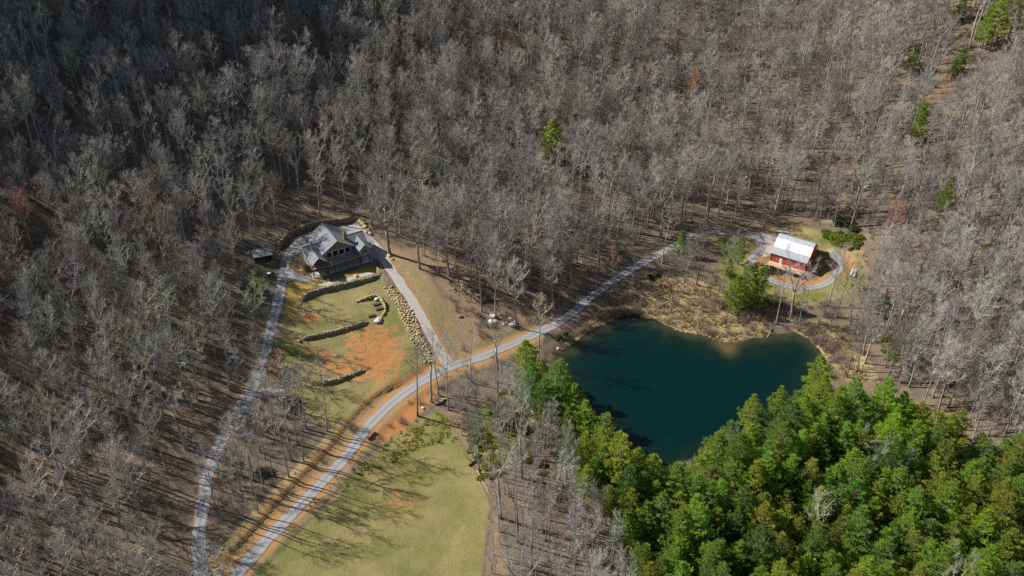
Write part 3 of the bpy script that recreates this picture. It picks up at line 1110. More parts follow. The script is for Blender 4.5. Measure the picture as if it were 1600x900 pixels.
M['grey_felt'] = simple('weathered_grey_felt', (.27, .27, .27), (.2, .2, .2), 1.5)
# ---- shed beside the upper drive
sx_, sy_ = at(411, 405)
shed = thing('shed', 'small open sided shed with flat grey roof at edge of upper drive', 'shed', (sx_, sy_, float(gh(sx_, sy_)) - .1), R(20))
b = MB(); b.prism([(-3, -1.9, 2.2), (3, -1.9, 2.2), (3, 1.9, 2.75), (-3, 1.9, 2.75)], [(-3, -1.9, 2.34), (3, -1.9, 2.34), (3, 1.9, 2.89), (-3, 1.9, 2.89)]); b.build('roof', M['grey_felt'], shed)
b = MB(); b.box(-2.7, 2.7, 1.5, 1.65, -.3, 2.65); b.box(-2.7, -2.55, -1.5, 1.495, -.3, 2.2); b.box(2.55, 2.7, -1.5, 1.495, -.3, 2.2); b.build('wall', M['charcoal'], shed)
for xk in (-2.62, 0, 2.62):
    b = MB(); b.box(xk - .08, xk + .08, -1.68, -1.51, -.5, 2.22); b.build('post', M['dark_wood'], shed)

# ---- dry stone walls
rgw = random.Random(31)
WALL_TXT = {
    'court': 'long curved dry stone retaining wall round the gravel court behind the house',
    'upper': 'dry stone terrace wall curving below the house and its deck',
    'middle': 'low dry stone wall on the middle terrace running up to a pale boulder',
    'curved': 'short hooked stone wall enclosing the dark stone steps on the terrace',
    'lower': 'short low stone wall lowest on the terraced lawn',
}
for key, (P, hgt, ret) in WALLS.items():
    b = MB()
    step = .55
    Q = P[::1]
    acc = 0; last = Q[0]
    pts = [Q[0]]
    for q in Q[1:]:
        acc += np.linalg.norm(q - last); last = q
        if acc >= step:
            pts.append(q); acc = 0
    for i, q in enumerate(pts):
        t = pts[min(i + 1, len(pts) - 1)] - pts[max(i - 1, 0)]
        an = math.atan2(t[1], t[0])
        nrm = np.array((-math.sin(an), math.cos(an)))
        zlo = float(gh(*(q - nrm * .8))); zhi = float(gh(*(q + nrm * .8)))
        top = (max(zhi, zlo + .5) + .1) if ret else zlo + hgt
        e = min(i, len(pts) - 1 - i) / 4.0
        top = zlo + (top - zlo) * min(1, .45 + .55 * e)
        nc = max(1, int(round((top - zlo + .1) / .36)))
        for c in range(nc):
            al = rgw.uniform(-.3, .3) + (.28 if c % 2 else 0)
            b.rock((q[0] + math.cos(an) * al + nrm[0] * .05 * c, q[1] + math.sin(an) * al + nrm[1] * .05 * c, zlo + .08 + c * .36 + rgw.uniform(-.1, .1)), (rgw.uniform(.3, .95), rgw.uniform(.3, .5), rgw.uniform(.2, .4)), rgw, .95, an + rgw.uniform(-.15, .15))
        if ret:
            b.rock((q[0] + nrm[0] * rgw.uniform(.4, .8), q[1] + nrm[1] * rgw.uniform(.4, .8), top - .2), (rgw.uniform(.4, .7), rgw.uniform(.35, .55), rgw.uniform(.22, .36)), rgw, .8, an + rgw.uniform(-.4, .4))
    tag(b.build('stone_wall', M['gold_stone' if key in ('curved',) else 'stone']), WALL_TXT[key], 'stone wall')

# planting bed of grey stone chips behind the upper wall
P = WALLS['upper'][0]
T = np.gradient(P, axis=0); T /= np.linalg.norm(T, axis=1)[:, None]; Nn = np.c_[-T[:, 1], T[:, 0]]
lo_, hi_ = int(len(P) * .3), len(P) - 2
patch('stone_chip_bed', np.r_[P[lo_:hi_] + Nn[lo_:hi_] * .9, (P[lo_:hi_] + Nn[lo_:hi_] * 3.0)[::-1]], M['worn'], .06, .5)

# ---- stones: twelve shapes, copied
rgr = random.Random(5)
ROCKS = {}
for mk in ('gold_stone', 'pale_stone', 'stone'):
    ROCKS[mk] = []
    for k in range(8):
        b = MB(); b.rock((0, 0, 0), (1, rgr.uniform(.7, .95), rgr.uniform(.6, .85)), rgr, .85)
        ROCKS[mk].append(b.mesh('boulder', M[mk]))


def stone(name, x, y, size, mk, label, cat, group=None, sink=.25):
    o = bpy.data.objects.new(name, rgr.choice(ROCKS[mk]))
    COL.objects.link(o)
    o.location = (x, y, float(gh(x, y)) + size * (.5 - sink))
    o.rotation_euler = (rgr.uniform(-.2, .2), rgr.uniform(-.2, .2), rgr.uniform(0, 6.28))
    o.scale = (size, size * rgr.uniform(.8, 1.1), size * rgr.uniform(.7, 1.0))
    return tag(o, label, cat, group)


# loose bank of quarry stone beside the cottage drive
L0 = smooth_line(ats([(600, 450), (614, 470), (628, 498), (642, 528), (655, 552), (664, 568)]), .5)
L1 = smooth_line(ats([(612, 449), (630, 468), (648, 494), (659, 522), (669, 546), (676, 566)]), .5)
n_ = 0
tries = 0
placed = []
while n_ < 285 and tries < 9000:
    tries += 1
    k = rgr.random()
    a = L0[int(k * (len(L0) - 1))]; c = L1[int(k * (len(L1) - 1))]
    q = a + (c - a) * rgr.random()
    s = rgr.uniform(.32, .62)
    if any((q[0] - p[0]) ** 2 + (q[1] - p[1]) ** 2 < (.72 * (s + p[2])) ** 2 for p in placed):
        continue
    placed.append((q[0], q[1], s))
    stone('bank_stone', q[0], q[1], s, 'gold_stone', 'golden quarry stone lying in the loose stone bank beside the cottage drive', 'stone', 'loose stones on the bank', .12)
    n_ += 1

BOULD = [
    (591, 502, 1.5, 'pale_stone', 'largest pale rounded boulder at the end of the middle terrace wall'),
    (588, 468, .9, 'pale_stone', 'pale boulder where the hooked stone wall begins'),
    (467, 533, .8, 'gold_stone', 'yellowish boulder at the drive end of the middle terrace wall'),
    (413, 466, .8, 'pale_stone', 'lone pale rock on the green strip beside the upper drive'),
    (770, 494, 1.3, 'pale_stone', 'broad white boulder in the rock group above the main road'),
    (767, 504, 1.1, 'pale_stone', 'white boulder lower in the rock group above the main road'),
    (773, 503, 1.0, 'pale_stone', 'white boulder leaning against its neighbour above the main road'),
    (800, 509, 1.2, 'pale_stone', 'white boulder at the foot of a lone tall tree above the road'),
    (793, 503, .7, 'pale_stone', 'small white rock uphill of the lone tree by the road'),
    (797, 498, .6, 'pale_stone', 'small white stone lying on brown earth uphill of the lone tree'),
    (780, 492, .5, 'pale_stone', 'scattered white stone between the two boulder groups above the road'),
    (806, 504, .7, 'pale_stone', 'white rock on the pond side of the lone tree by the road'),
    (719, 495, .9, 'stone', 'lone grey rock on brown mulch uphill of the drive junction'),
    (787, 507, .5, 'pale_stone', 'small flat white stone just above the main road'),
    (564, 345, 1.2, 'gold_stone', 'yellow boulder where the court wall turns its corner'),
    (567, 350, 1.1, 'gold_stone', 'yellow boulder second in the row down from the court corner'),
    (570, 355, 1.0, 'gold_stone', 'yellow boulder third in the row down from the court corner'),
    (574, 361, 1.1, 'gold_stone', 'yellow boulder fourth in the row down from the court corner'),
    (579, 366, .9, 'gold_stone', 'yellow boulder last in the row down from the court corner'),
    (608, 400, .9, 'gold_stone', 'yellow rock at the foot of the big forked tree by the house'),
    (613, 405, .6, 'gold_stone', 'small yellow rock below the big forked tree by the house'),
    (425, 410, 1.1, 'stone', 'dark mossy rock between the shed and the upper drive'),
    (418, 412, .8, 'stone', 'smaller dark rock in front of the shed'),
    (661, 638, .6, 'pale_stone', 'small pale stone on orange earth beside the road bend'),
    (556, 432, .8, 'gold_stone', 'yellow boulder set into the golden strip below the deck'),
    (872, 545, .7, 'gold_stone', 'yellow rock on the bank where the pond meets the road'),
]
for (px, py, s, mk, lb) in BOULD:
    q = at(px, py)
    stone('boulder', q[0], q[1], s, mk, lb, 'boulder')

STEPS = [(589, 476, 'dark stone step highest inside the hooked wall'), (593, 483, 'dark stone step in the middle inside the hooked wall'), (581, 494, 'dark stone step lowest, beside the large pale boulder')]
for px, py, lb in STEPS:
    q = at(px, py)
    b = MB(); m = Matrix.Rotation(R(25), 4, 'Z')
    b.prism([m @ Vector(p) for p in ((-1.15, -.5, -.25), (1.15, -.55, -.25), (1.2, .45, -.25), (-1.1, .5, -.25))], [m @ Vector(p) for p in ((-1.08, -.45, .34), (1.1, -.5, .36), (1.13, .4, .33), (-1.05, .45, .35))])
    o = tag(b.build('stone_step', M['charcoal']), lb, 'step', 'stone steps on the terrace')
    o.location = (q[0], q[1], float(gh(*q)))

# ---- small things lying about
def on(px, py, lift=0.0):
    q = at(px, py)
    return Vector((q[0], q[1], float(gh(*q)) + lift))


def pipe(p0, p1, r, label, mat='plastic_white'):
    a = on(*p0); c = on(*p1)
    d = (c - a).normalized()
    b = MB(); n = 14
    side = d.orthogonal().normalized(); up = d.cross(side)
    for rr, flip in ((r, False), (r * .86, True)):
        i = len(b.v)
        for p in (a, c):
            for k in range(n):
                an = 2 * math.pi * k / n
                v = p + (side * math.cos(an) + up * math.sin(an)) * rr
                b.v.append((v.x, v.y, v.z + r))
        for k in range(n):
            f = (i + k, i + (k + 1) % n, i + n + (k + 1) % n, i + n + k)
            b.f.append(f[::-1] if flip else f)
    for k in range(n):
        for e in (0, n):
            b.f.append((e + k, e + (k + 1) % n, 2 * n + e + (k + 1) % n, 2 * n + e + k))
    tag(b.build('culvert_pipe', M[mat], smooth=True), label, 'pipe', 'white pipes by the barn')


pipe((1329, 433), (1333, 421), .42, 'white culvert pipe lying on grass, nearer the barn of the two')
pipe((1334, 435), (1337, 423), .42, 'white culvert pipe lying on grass, nearer the woods of the two')
b = MB()
a_ = on(1223, 363)
for k in range(3):
    b.box(-2.2, 2.2, -.45 + k * .3, -.2 + k * .3, .12, .4 + .02 * k)
b.box(-1.6, -1.4, -.5, .5, 0, .115); b.box(1.4, 1.6, -.5, .5, 0, .115)
o = tag(b.build('board_stack', M['plastic_white']), 'low stack of long white boards lying behind the barn', 'boards')
o.location = a_; o.rotation_euler = (0, 0, R(-14))
b = MB(); b.tube((0, 0, 0), (0, 0, .85), .33, .33, 12); b.tube((0, 0, .3), (0, 0, .36), .35, .35, 12); b.tube((0, 0, .6), (0, 0, .66), .35, .35, 12)
o = tag(b.build('drum', M['red_plastic']), 'small red drum in the grass below the white culvert pipes', 'drum')
o.location = on(1330, 446)
t_ = thing('utility_box', 'dark utility box with pale lid on grass beside the upper drive', 'utility box', on(421, 431), R(10))
b = MB(); b.box(-.6, .6, -.5, .5, 0, 1.0); b.build('body', M['metal_dark'], t_)
b = MB(); b.box(-.65, .65, -.55, .55, 1.003, 1.1); b.build('lid', M['trim'], t_)
t_ = thing('roadside_marker', 'dark roadside box on a short post at the meadow edge', 'marker', on(553, 738), R(-40))
b = MB(); b.box(-.07, .07, -.07, .07, -.2, .8); b.build('post', M['dark_wood'], t_)
b = MB(); b.box(-.5, .5, -.28, .28, .803, 1.35); b.tube((-.5, 0, 1.353), (.5, 0, 1.353), .27, .27, 10); b.build('box', M['metal_dark'], t_)


def log(px0, px1, r, label, mat='log', branches=0, seed=1):
    rg = random.Random(seed)
    a = on(*px0); c = on(*px1)
    pts = [a.lerp(c, k / 5) + Vector((rg.uniform(-.12, .12), rg.uniform(-.12, .12), 0)) for k in range(6)]
    pts = [Vector((p.x, p.y, float(gh(p.x, p.y)) + r * .85)) for p in pts]
    b = MB(); b.path(pts, [r * (1 - .09 * k) for k in range(6)], 8)
    for k in range(branches):
        p = pts[rg.randrange(2, 6)]
        d = Vector((rg.uniform(-1, 1), rg.uniform(-1, 1), rg.uniform(.1, .9))).normalized()
        b.path([p, p + d * rg.uniform(.8, 1.6), p + d * rg.uniform(1.8, 3.4) + Vector((0, 0, .3))], [r * .4, r * .26, r * .08], 5)
    tag(b.build('fallen_log', M[mat]), label, 'log')


log((680, 632), (692, 628), .5, 'short thick pale log lying beside the road bend', 'log', 0, 1)
log((688, 627), (699, 624), .38, 'thinner pale log resting end to end with a thick one by the road bend', 'log', 0, 2)
log((576, 688), (587, 676), .35, 'dark log on the orange verge beside the main road', 'charcoal', 0, 3)
log((733, 728), (750, 716), .3, 'dark branching driftwood at the wood edge beside the meadow', 'charcoal', 7, 4)
log((745, 735), (764, 772), .2, 'long thin grey log along the meadow edge', 'log', 3, 5)
log((745, 462), (775, 470), .4, 'grey log with broken limbs below the brown clearing', 'log', 4, 6)
log((473, 322), (491, 332), .3, 'pale fallen trunk on leaf litter above the court wall', 'log', 3, 7)
log((1020, 480), (1050, 470), .25, 'bleached fallen trunk in dry grass above the pond', 'log', 6, 8)
log((1155, 364), (1164, 361), .4, 'pale log beside the road behind the barn clearing', 'log', 0, 9)
log((1195, 534), (1206, 515), .22, 'bleached snag leaning into the pond from the far bank', 'log', 8, 10)
log((300, 672), (322, 678), .25, 'pale fallen trunk in the woods beside the upper drive', 'log', 2, 11)
log((152, 640), (166, 646), .28, 'broken pale trunk lying deep in the western woods', 'log', 2, 12)
log((828, 640), (848, 660), .24, 'bleached fallen trunk between slim trees below the road', 'log', 3, 13)


def brush_pile(px, py, rad, label, mat, seed):
    rg = random.Random(seed)
    c = on(px, py)
    b = MB()
    for k in range(150):
        p = Vector((rg.gauss(0, rad * .45), rg.gauss(0, rad * .45), 0))
        h_ = max(0.05, (1 - p.length / (rad * 1.3))) * rad * .6 * rg.random()
        d = Vector((rg.uniform(-1, 1), rg.uniform(-1, 1), rg.uniform(-.25, .35))).normalized() * rg.uniform(.7, 1.7)
        q = c + p; q.z = float(gh(q.x, q.y)) + h_ + .1
        b.tube(q - d, q + d, rg.uniform(.05, .12), .03, 4)
    tag(b.build('brush_pile', M[mat]), label, 'brush pile')


brush_pile(457, 634, 2.6, 'brown brush pile between the two drives below the terraces', 'dark_wood', 1)
brush_pile(414, 740, 1.9, 'dark brush pile among tall trees between the drives', 'charcoal', 2)
brush_pile(722, 452, 3.0, 'tangled grey brush pile on the brown clearing', 'log', 3)
brush_pile(756, 466, 2.0, 'dark brush heap beside a grey log in the clearing', 'charcoal', 4)
# ------------------------------------------------------------------ trees: a dozen grown shapes, then copies
GOLD = 2.399963


def grow_bare(seed, H, bare, spread, nprim, forks=1, dense=1.0, thin=1.0):
    """trunk and crown of a leafless tree"""
    rg = random.Random(seed)
    tr, cr = MB(), MB()
    r0 = (.0105 * H + .03) * thin

    def wander(p, d, L, n, up, jit):
        pts = [p]
        for k in range(n):
            d = (d + Vector((rg.uniform(-jit, jit), rg.uniform(-jit, jit), rg.uniform(-jit, jit) + up))).normalized()
            p = p + d * (L / n)
            pts.append(p)
        return pts

    stems = []
    if forks == 1:
        pts = wander(Vector((0, 0, -.6)), Vector((rg.uniform(-.05, .05), rg.uniform(-.05, .05), 1)), H * .97, 9, .05, .06)
        rad = [r0 * (1 - .85 * (k / 9) ** .9) for k in range(10)]
        rad[0] *= 1.35
        tr.path(pts, rad, 7)
        stems.append((pts, rad, bare))
    else:
        hb = H * bare * .9
        base = wander(Vector((0, 0, -.6)), Vector((rg.uniform(-.05, .05), rg.uniform(-.05, .05), 1)), hb + .6, 5, .05, .05)
        rad = [r0 * 1.25 * (1 - .25 * k / 5) for k in range(6)]
        rad[0] *= 1.3
        tr.path(base, rad, 8)
        for q in range(forks):
            an = q * 2 * math.pi / forks + rg.uniform(-.5, .5)
            d = Vector((math.cos(an) * .55, math.sin(an) * .55, 1)).normalized()
            pts = wander(base[-1] - Vector((0, 0, .15)), d, (H - hb) * rg.uniform(.88, 1.02), 7, .10, .12)
            rr = [rad[-1] * .72 * (1 - .86 * k / 7) for k in range(8)]
            tr.path(pts, rr, 6)
            stems.append((pts, rr, .12))
    for (pts, rad, bb) in stems:
        n = max(4, int(nprim / len(stems)))
        az = rg.uniform(0, 6)
        for i in range(n):
            f = bb + (1 - bb) * ((i + rg.random()) / n) * .97
            x = f * (len(pts) - 1); k = min(int(x), len(pts) - 2)
            p = pts[k].lerp(pts[k + 1], x - k); r = rad[k] * (1 - x + k) + rad[k + 1] * (x - k)
            az += GOLD + rg.uniform(-.4, .4)
            rel = (f - bb) / (1 - bb)
            L = spread * 1.12 * (1.0 - .60 * rel ** 2.2) * rg.uniform(.7, 1.15) * (.55 + .45 * min(1, rel * 4 + .3)) / (1 if forks == 1 else 1.35)
            el = rg.uniform(.22, .62) + .55 * rel
            d = Vector((math.cos(az) * math.cos(el), math.sin(az) * math.cos(el), math.sin(el)))
            b1 = wander(p, d, L, 4, .10, .16)
            ra = min(r * .68, .024 * L + .03)
            cr.path(b1, [ra * (1 - .2 * q) for q in range(5)], 4)
            m2 = int((5 + L * .95) * dense)
            for j in range(m2):
                g = .18 + .8 * (j + rg.random()) / m2
                xx = g * 4; kk = min(int(xx), 3)
                p2 = b1[kk].lerp(b1[kk + 1], xx - kk)
                dd = (b1[kk + 1] - b1[kk]).normalized()
                ax = Vector((rg.gauss(0, 1), rg.gauss(0, 1), rg.gauss(0, 1) + .25)).normalized()
                d2 = (dd * .75 + ax * .8 + Vector((0, 0, .25))).normalized()
                L2 = L * rg.uniform(.22, .42) * (1.15 - .5 * g) + .35
                b2 = wander(p2, d2, L2, 2, .12, .22)
                cr.path(b2, [ra * .5 + .01, ra * .34 + .008, .016], 3)
                for q in range(int(3.4 * dense + rg.random() * 2.2)):
                    h = .25 + .75 * rg.random()
                    xx2 = h * 2; k2 = min(int(xx2), 1)
                    p3 = b2[k2].lerp(b2[k2 + 1], xx2 - k2)
                    a3 = Vector((rg.gauss(0, 1), rg.gauss(0, 1), rg.gauss(0, 1) + .3)).normalized()
                    d3 = (d2 * .7 + a3 * .8 + Vector((0, 0, .3))).normalized()
                    L3 = rg.uniform(.5, 1.15) * (.6 + .08 * spread)
                    e3 = p3 + d3 * L3
                    cr.tube(p3, e3, .018, .009, 3, False)
                    for w in range(2):
                        p4 = p3.lerp(e3, rg.uniform(.35, .95))
                        d4 = (d3 * .8 + Vector((rg.gauss(0, .6), rg.gauss(0, .6), rg.gauss(0, .6) + .2))).normalized()
                        cr.tube(p4, p4 + d4 * L3 * rg.uniform(.5, .9), .013, .007, 3, False)
    return tr, cr


SPEC = [  # seed, height, clear trunk, spread, primaries, forks, density, thickness, words for the crown
    (11, 24, .50, 4.6, 15, 1, 1.0, 1.0, 'rounded crown'),
    (12, 27, .58, 4.2, 14, 1, .9, 1.0, 'high crown'),
    (13, 22, .42, 5.2, 16, 1, 1.1, 1.05, 'broad crown'),
    (14, 25, .45, 4.4, 18, 3, 1.0, 1.0, 'forked crown'),
    (15, 20, .52, 3.0, 12, 1, .9, .8, 'narrow crown'),
    (16, 26, .60, 3.3, 12, 2, .9, .9, 'twin stems'),
    (17, 23, .48, 4.8, 15, 1, .8, 1.0, 'open crown'),
    (18, 17, .40, 3.0, 12, 1, 1.0, .75, 'small crown'),
    (19, 24, .62, 2.6, 10, 1, .8, .75, 'tufted top'),
    (20, 12, .25, 2.6, 12, 2, 1.0, .75, 'low crown'),
]
KINDS = []
for s in SPEC:
    tr, cr = grow_bare(*s[:8])
    KINDS.append((tr, cr, tr.mesh('trunk', M['bark'], True), cr.mesh('crown', M['twig'])))
big = grow_bare(77, 29, .34, 8.5, 34, 4, 1.1, 1.35)
BIG = (big[0].mesh('trunk', M['bark'], True), big[1].mesh('crown', M['twig']))


def grow_pine(seed, H, rad, clear, layered=False):
    rg = random.Random(seed)
    tr, cr, wood = MB(), MB(), MB()
    r0 = .012 * H + .04
    pts = [Vector((rg.uniform(-.1, .1) * k * .3, rg.uniform(-.1, .1) * k * .3, -.5 + (H + .3) * k / 8)) for k in range(9)]
    tr.path(pts, [r0 * (1.2 - 1.12 * k / 8) for k in range(9)], 7)
    z = H * clear
    az = rg.uniform(0, 6)
    while z < H * .985:
        rel = (z - H * clear) / (H * (1 - clear))
        prof = (1 - rel) ** .9 * (.66 + .34 * min(1, rel * 3.2)) * 1.08
        nb = 5 if rel < .8 else 4
        for q in range(nb):
            az += 2 * math.pi / nb + rg.uniform(-.35, .35)
            L = max(.45, rad * prof * rg.uniform(.55, 1.22))
            el = -.12 + .75 * rel + rg.uniform(-.15, .2)
            if layered:
                el -= .1
            d = Vector((math.cos(az) * math.cos(el), math.sin(az) * math.cos(el), math.sin(el)))
            zz = z + rg.uniform(-.25, .25)
            p = Vector((0, 0, zz)) + pts[min(8, int(8 * zz / H))] * Vector((1, 1, 0)) if False else Vector((pts[min(8, int(8 * zz / H))].x, pts[min(8, int(8 * zz / H))].y, zz))
            tip = p + d * L + Vector((0, 0, .10 * L))
            mid = p + d * L * .55 - Vector((0, 0, .03 * L))
            wood.path([p, mid, tip], [.035 + .01 * L, .02 + .005 * L, .012], 3)
            side = d.cross(Vector((0, 0, 1)))
            if side.length < .05:
                side = Vector((1, 0, 0))
            side.normalize()
            nt = int(5 + L * 3.4)
            for k in range(nt):
                f = .36 + .66 * (k + rg.random()) / nt
                c = (p.lerp(mid, f / .55) if f < .55 else mid.lerp(tip, (f - .55) / .45))
                w = (rg.uniform(-1, 1)) * L * .42 * (1.15 - f) + rg.uniform(-.15, .15)
                c = c + side * w + Vector((0, 0, rg.uniform(-.12, .16)))
                fd = (d * 1.0 + side * (1.1 * (1 if w > 0 else -1) * min(1, abs(w) / (.2 * L + .01))) + Vector((0, 0, rg.uniform(.0, .45)))).normalized()
                ln = rg.uniform(.6, 1.05)
                for j in range(7):
                    jd = (fd + Vector((rg.gauss(0, .45), rg.gauss(0, .45), rg.gauss(0, .34) + .15))).normalized()
                    sd = jd.cross(Vector((rg.gauss(0, .7) - .35, rg.gauss(0, .7), rg.gauss(0, .5) + 1.2)))
                    if sd.length < .05:
                        continue
                    sd.normalize()
                    wd = rg.uniform(.055, .10)
                    l2 = ln * rg.uniform(.7, 1.15)
                    cr.face([c, c + jd * l2 * .45 + sd * wd, c + jd * l2, c + jd * l2 * .45 - sd * wd])
        z += H * .034 + rg.uniform(.3, .6)
    # top tuft
    for k in range(30):
        a = rg.uniform(0, 6.28); c = Vector((pts[8].x, pts[8].y, H - rg.uniform(0, .9)))
        jd = Vector((math.cos(a) * .6, math.sin(a) * .6, rg.uniform(.3, 1.3))).normalized()
        sd = jd.cross(Vector((rg.gauss(0, 1), rg.gauss(0, 1), .3))).normalized()
        cr.face([c, c + jd * .3 + sd * .08, c + jd * .65, c + jd * .3 - sd * .08])
    i = len(tr.v)
    tr.v += wood.v; tr.f += [tuple(v + i for v in f) for f in wood.f]
    return tr.mesh('trunk', M['bark']), cr.mesh('crown', M['needles'])


PINES = [grow_pine(41, 19, 5.8, .22), grow_pine(42, 22, 6.2, .30), grow_pine(43, 15, 5.4, .12), grow_pine(44, 17, 6.4, .18, True), grow_pine(45, 12, 3.4, .10), grow_pine(46, 20, 5.2, .38)]
PINE_H = [19, 22, 15, 17, 12, 20]

kdl = KDTree(len(RA) + len(RB) + len(RC) + len(RS))
i = 0
for l in (RA, RB, RC, RS):
    for p in l:
        kdl.insert((p[0], p[1], 0), i); i += 1
kdl.balance()

# ---- where things may stand
A_LINES = [RA, RB, RC, RS]
polyw = {}


def W(pts):
    return ats(pts)


NO_TREE = [W([(395, 392), (432, 388), (438, 372), (475, 350), (530, 340), (562, 334), (600, 365), (625, 392), (672, 428), (700, 480), (722, 540), (700, 575), (640, 610), (560, 662), (515, 668), (470, 650), (448, 612), (425, 590), (430, 500), (436, 440), (400, 420)]),
           W(MEADOW_PX), W([(400, 900), (760, 880), (775, 1010), (380, 1010)]), POND,
           W([(1095, 362), (1160, 352), (1240, 344), (1310, 358), (1350, 390), (1352, 430), (1335, 462), (1280, 466), (1200, 462), (1168, 450), (1160, 400), (1100, 380)])]
SPARSE = [(W([(420, 590), (470, 650), (550, 665), (470, 760), (360, 880), (330, 890), (325, 780), (385, 640)]), .9),
          (W([(600, 360), (640, 388), (700, 445), (780, 468), (860, 492), (800, 540), (730, 550), (700, 470), (630, 400)]), .22),
          (W([(980, 450), (1050, 400), (1120, 385), (1200, 470), (1200, 520), (1160, 545), (1000, 510)]), .16),
          (W([(1200, 470), (1350, 450), (1380, 540), (1370, 600), (1260, 520)]), .3),
          (W([(690, 590), (760, 560), (800, 560), (800, 640), (770, 760), (735, 680)]), .55),
          (W([(380, 400), (430, 420), (420, 560), (380, 580)]), .3),
          (W([(250, 640), (330, 640), (320, 880), (250, 900)]), .6),
          (W([(330, 250), (560, 250), (600, 345), (480, 345), (400, 390)]), .62),
          (W([(790, 548), (880, 480), (990, 425), (1010, 485), (940, 500), (870, 555)]), .13),
          (W([(1170, 452), (1300, 455), (1310, 505), (1180, 505)]), .12),
          (W([(1180, 300), (1420, 300), (1400, 380), (1180, 350)]), .6)]
PINE_PX = [(800, 545), (836, 540), (880, 572), (905, 612), (945, 662), (1000, 705), (1050, 722), (1095, 702), (1120, 655), (1160, 625), (1215, 615), (1265, 578), (1318, 592), (1398, 585), (1432, 604), (1480, 632), (1545, 668), (1650, 690), (1650, 960), (1000, 960), (975, 830), (905, 745), (842, 650)]
PINE_W = ats(PINE_PX, 11.0)

rt = random.Random(2024)
kdr = KDTree(sum(len(l) for l in A_LINES) + len(POND))
i = 0
for l in A_LINES:
    for p in l:
        kdr.insert((p[0], p[1], 0), i); i += 1
for p in POND:
    kdr.insert((p[0], p[1], 0), i); i += 1
kdr.balance()

# ---- hero trees that the photograph singles out: foot of trunk, kind, height, colour, label
GREY = (.36, .34, .31); PALE = (.41, .395, .365); DARKG = (.25, .235, .215); RED = (.46, .23, .19); RUST = (.46, .28, .16); OLIVE = (.41, .395, .30); ROSE = (.37, .32, .29); BROWN = (.30, .245, .21)
HERO = [
    (609, 397, 'big', 30, GREY, 'great forked grey tree with wide crown beside the house'),
    (656, 420, 3, 24, GREY, 'forked grey tree standing on brown mulch beyond the house'),
    (582, 353, 1, 27, DARKG, 'straight dark trunked bare tree above the court corner'),
    (806, 508, 2, 24, PALE, 'lone pale crowned tall tree among white boulders above the road'),
    (758, 447, 17, 19, DARKG, 'leaning dark tree with crooked limbs above the grey log'),
    (455, 720, 1, 26, GREY, 'tall bare tree with long shadow reaching the meadow'),
    (1255, 490, 4, 17, ROSE, 'pinkish bare tree in front of the red barn corner'),
    (1216, 482, 9, 8, ROSE, 'low rosy bare tree below the barn deck'),
    (958, 452, 4, 17, RED, 'bare tree with red budding top leaning over the main road'),
    (52, 388, 2, 20, RED, 'red budding bare tree in the western woods'),
    (345, 118, 4, 17, RED, 'red budding tree high on the shaded hillside'),
    (497, 112, 4, 17, RED, 'small red budding tree on the upper slope above the house'),
    (405, 40, 7, 16, RED, 'red tinged tree near the top of the shaded slope'),
    (718, 300, 7, 14, RED, 'red budding tree behind the brown clearing'),
    (1080, 75, 2, 18, RED, 'red tinged crown on the far slope high above the barn'),
    (1465, 175, 7, 15, RED, 'bright red budding tree on the eastern slope'),
    (1385, 390, 2, 19, RED, 'pink red budding tree at the edge of the barn clearing'),
    (1075, 180, 2, 20, RUST, 'rust brown tree still holding leaves on the middle slope'),
    (800, 100, 7, 15, RUST, 'small rust coloured tree high on the central slope'),
    (655, 320, 2, 22, OLIVE, 'olive tinted broad crown behind the forked tree'),
    (130, 160, 2, 21, OLIVE, 'pale olive crown high in the dark western woods'),
    (325, 230, 2, 22, OLIVE, 'pale olive broad crown on the western slope'),
    (1215, 150, 2, 20, OLIVE, 'olive tinted crown on the eastern middle slope'),
    (1270, 250, 2, 22, OLIVE, 'wide olive grey crown above the barn clearing'),
    (530, 250, 2, 22, PALE, 'pale broad crown uphill of the house'),
    (845, 330, 2, 23, PALE, 'pale broad crown in the valley behind the boulders'),
    (1180, 420, 9, 9, GREY, 'small grey bare tree beside the barn pines'),
]
used_pts = []


def plant(name, kinds, px, py, k, h, colr, label, cat, group, xy=None, bark=None):
    q = at(px, py) if xy is None else xy
    x_, y_ = q
    if k == 'big':
        tm, cm, hh = BIG[0], BIG[1], 29.0
    elif kinds == 'pine':
        tm, cm = PINES[k]; hh = PINE_H[k]
    else:
        k = {17: 6, 18: 8}.get(k, k)
        tm, cm, hh = KINDS[k][2], KINDS[k][3], SPEC[k][1]
    t = thing(name, label, cat, (x_, y_, float(gh(x_, y_))), rt.uniform(0, 6.28), group)
    s = h / hh
    w = s * rt.uniform(.92, 1.1)
    t.scale = (w, w, s)
    t.rotation_euler = (rt.gauss(0, .025), rt.gauss(0, .025), t.rotation_euler[2])
    link_child('trunk', tm, t, bark or tuple(c * .85 for c in colr))
    link_child('crown', cm, t, colr)
    used_pts.append((x_, y_))
    return t


for px, py, k, h, c, lb in HERO:
    plant('bare_tree', 'bare', px, py, k, h, c, lb, 'tree', 'leafless trees in the woods', bark=tuple(v * .8 for v in (GREY if c in (RED, RUST, OLIVE, ROSE) else c)))

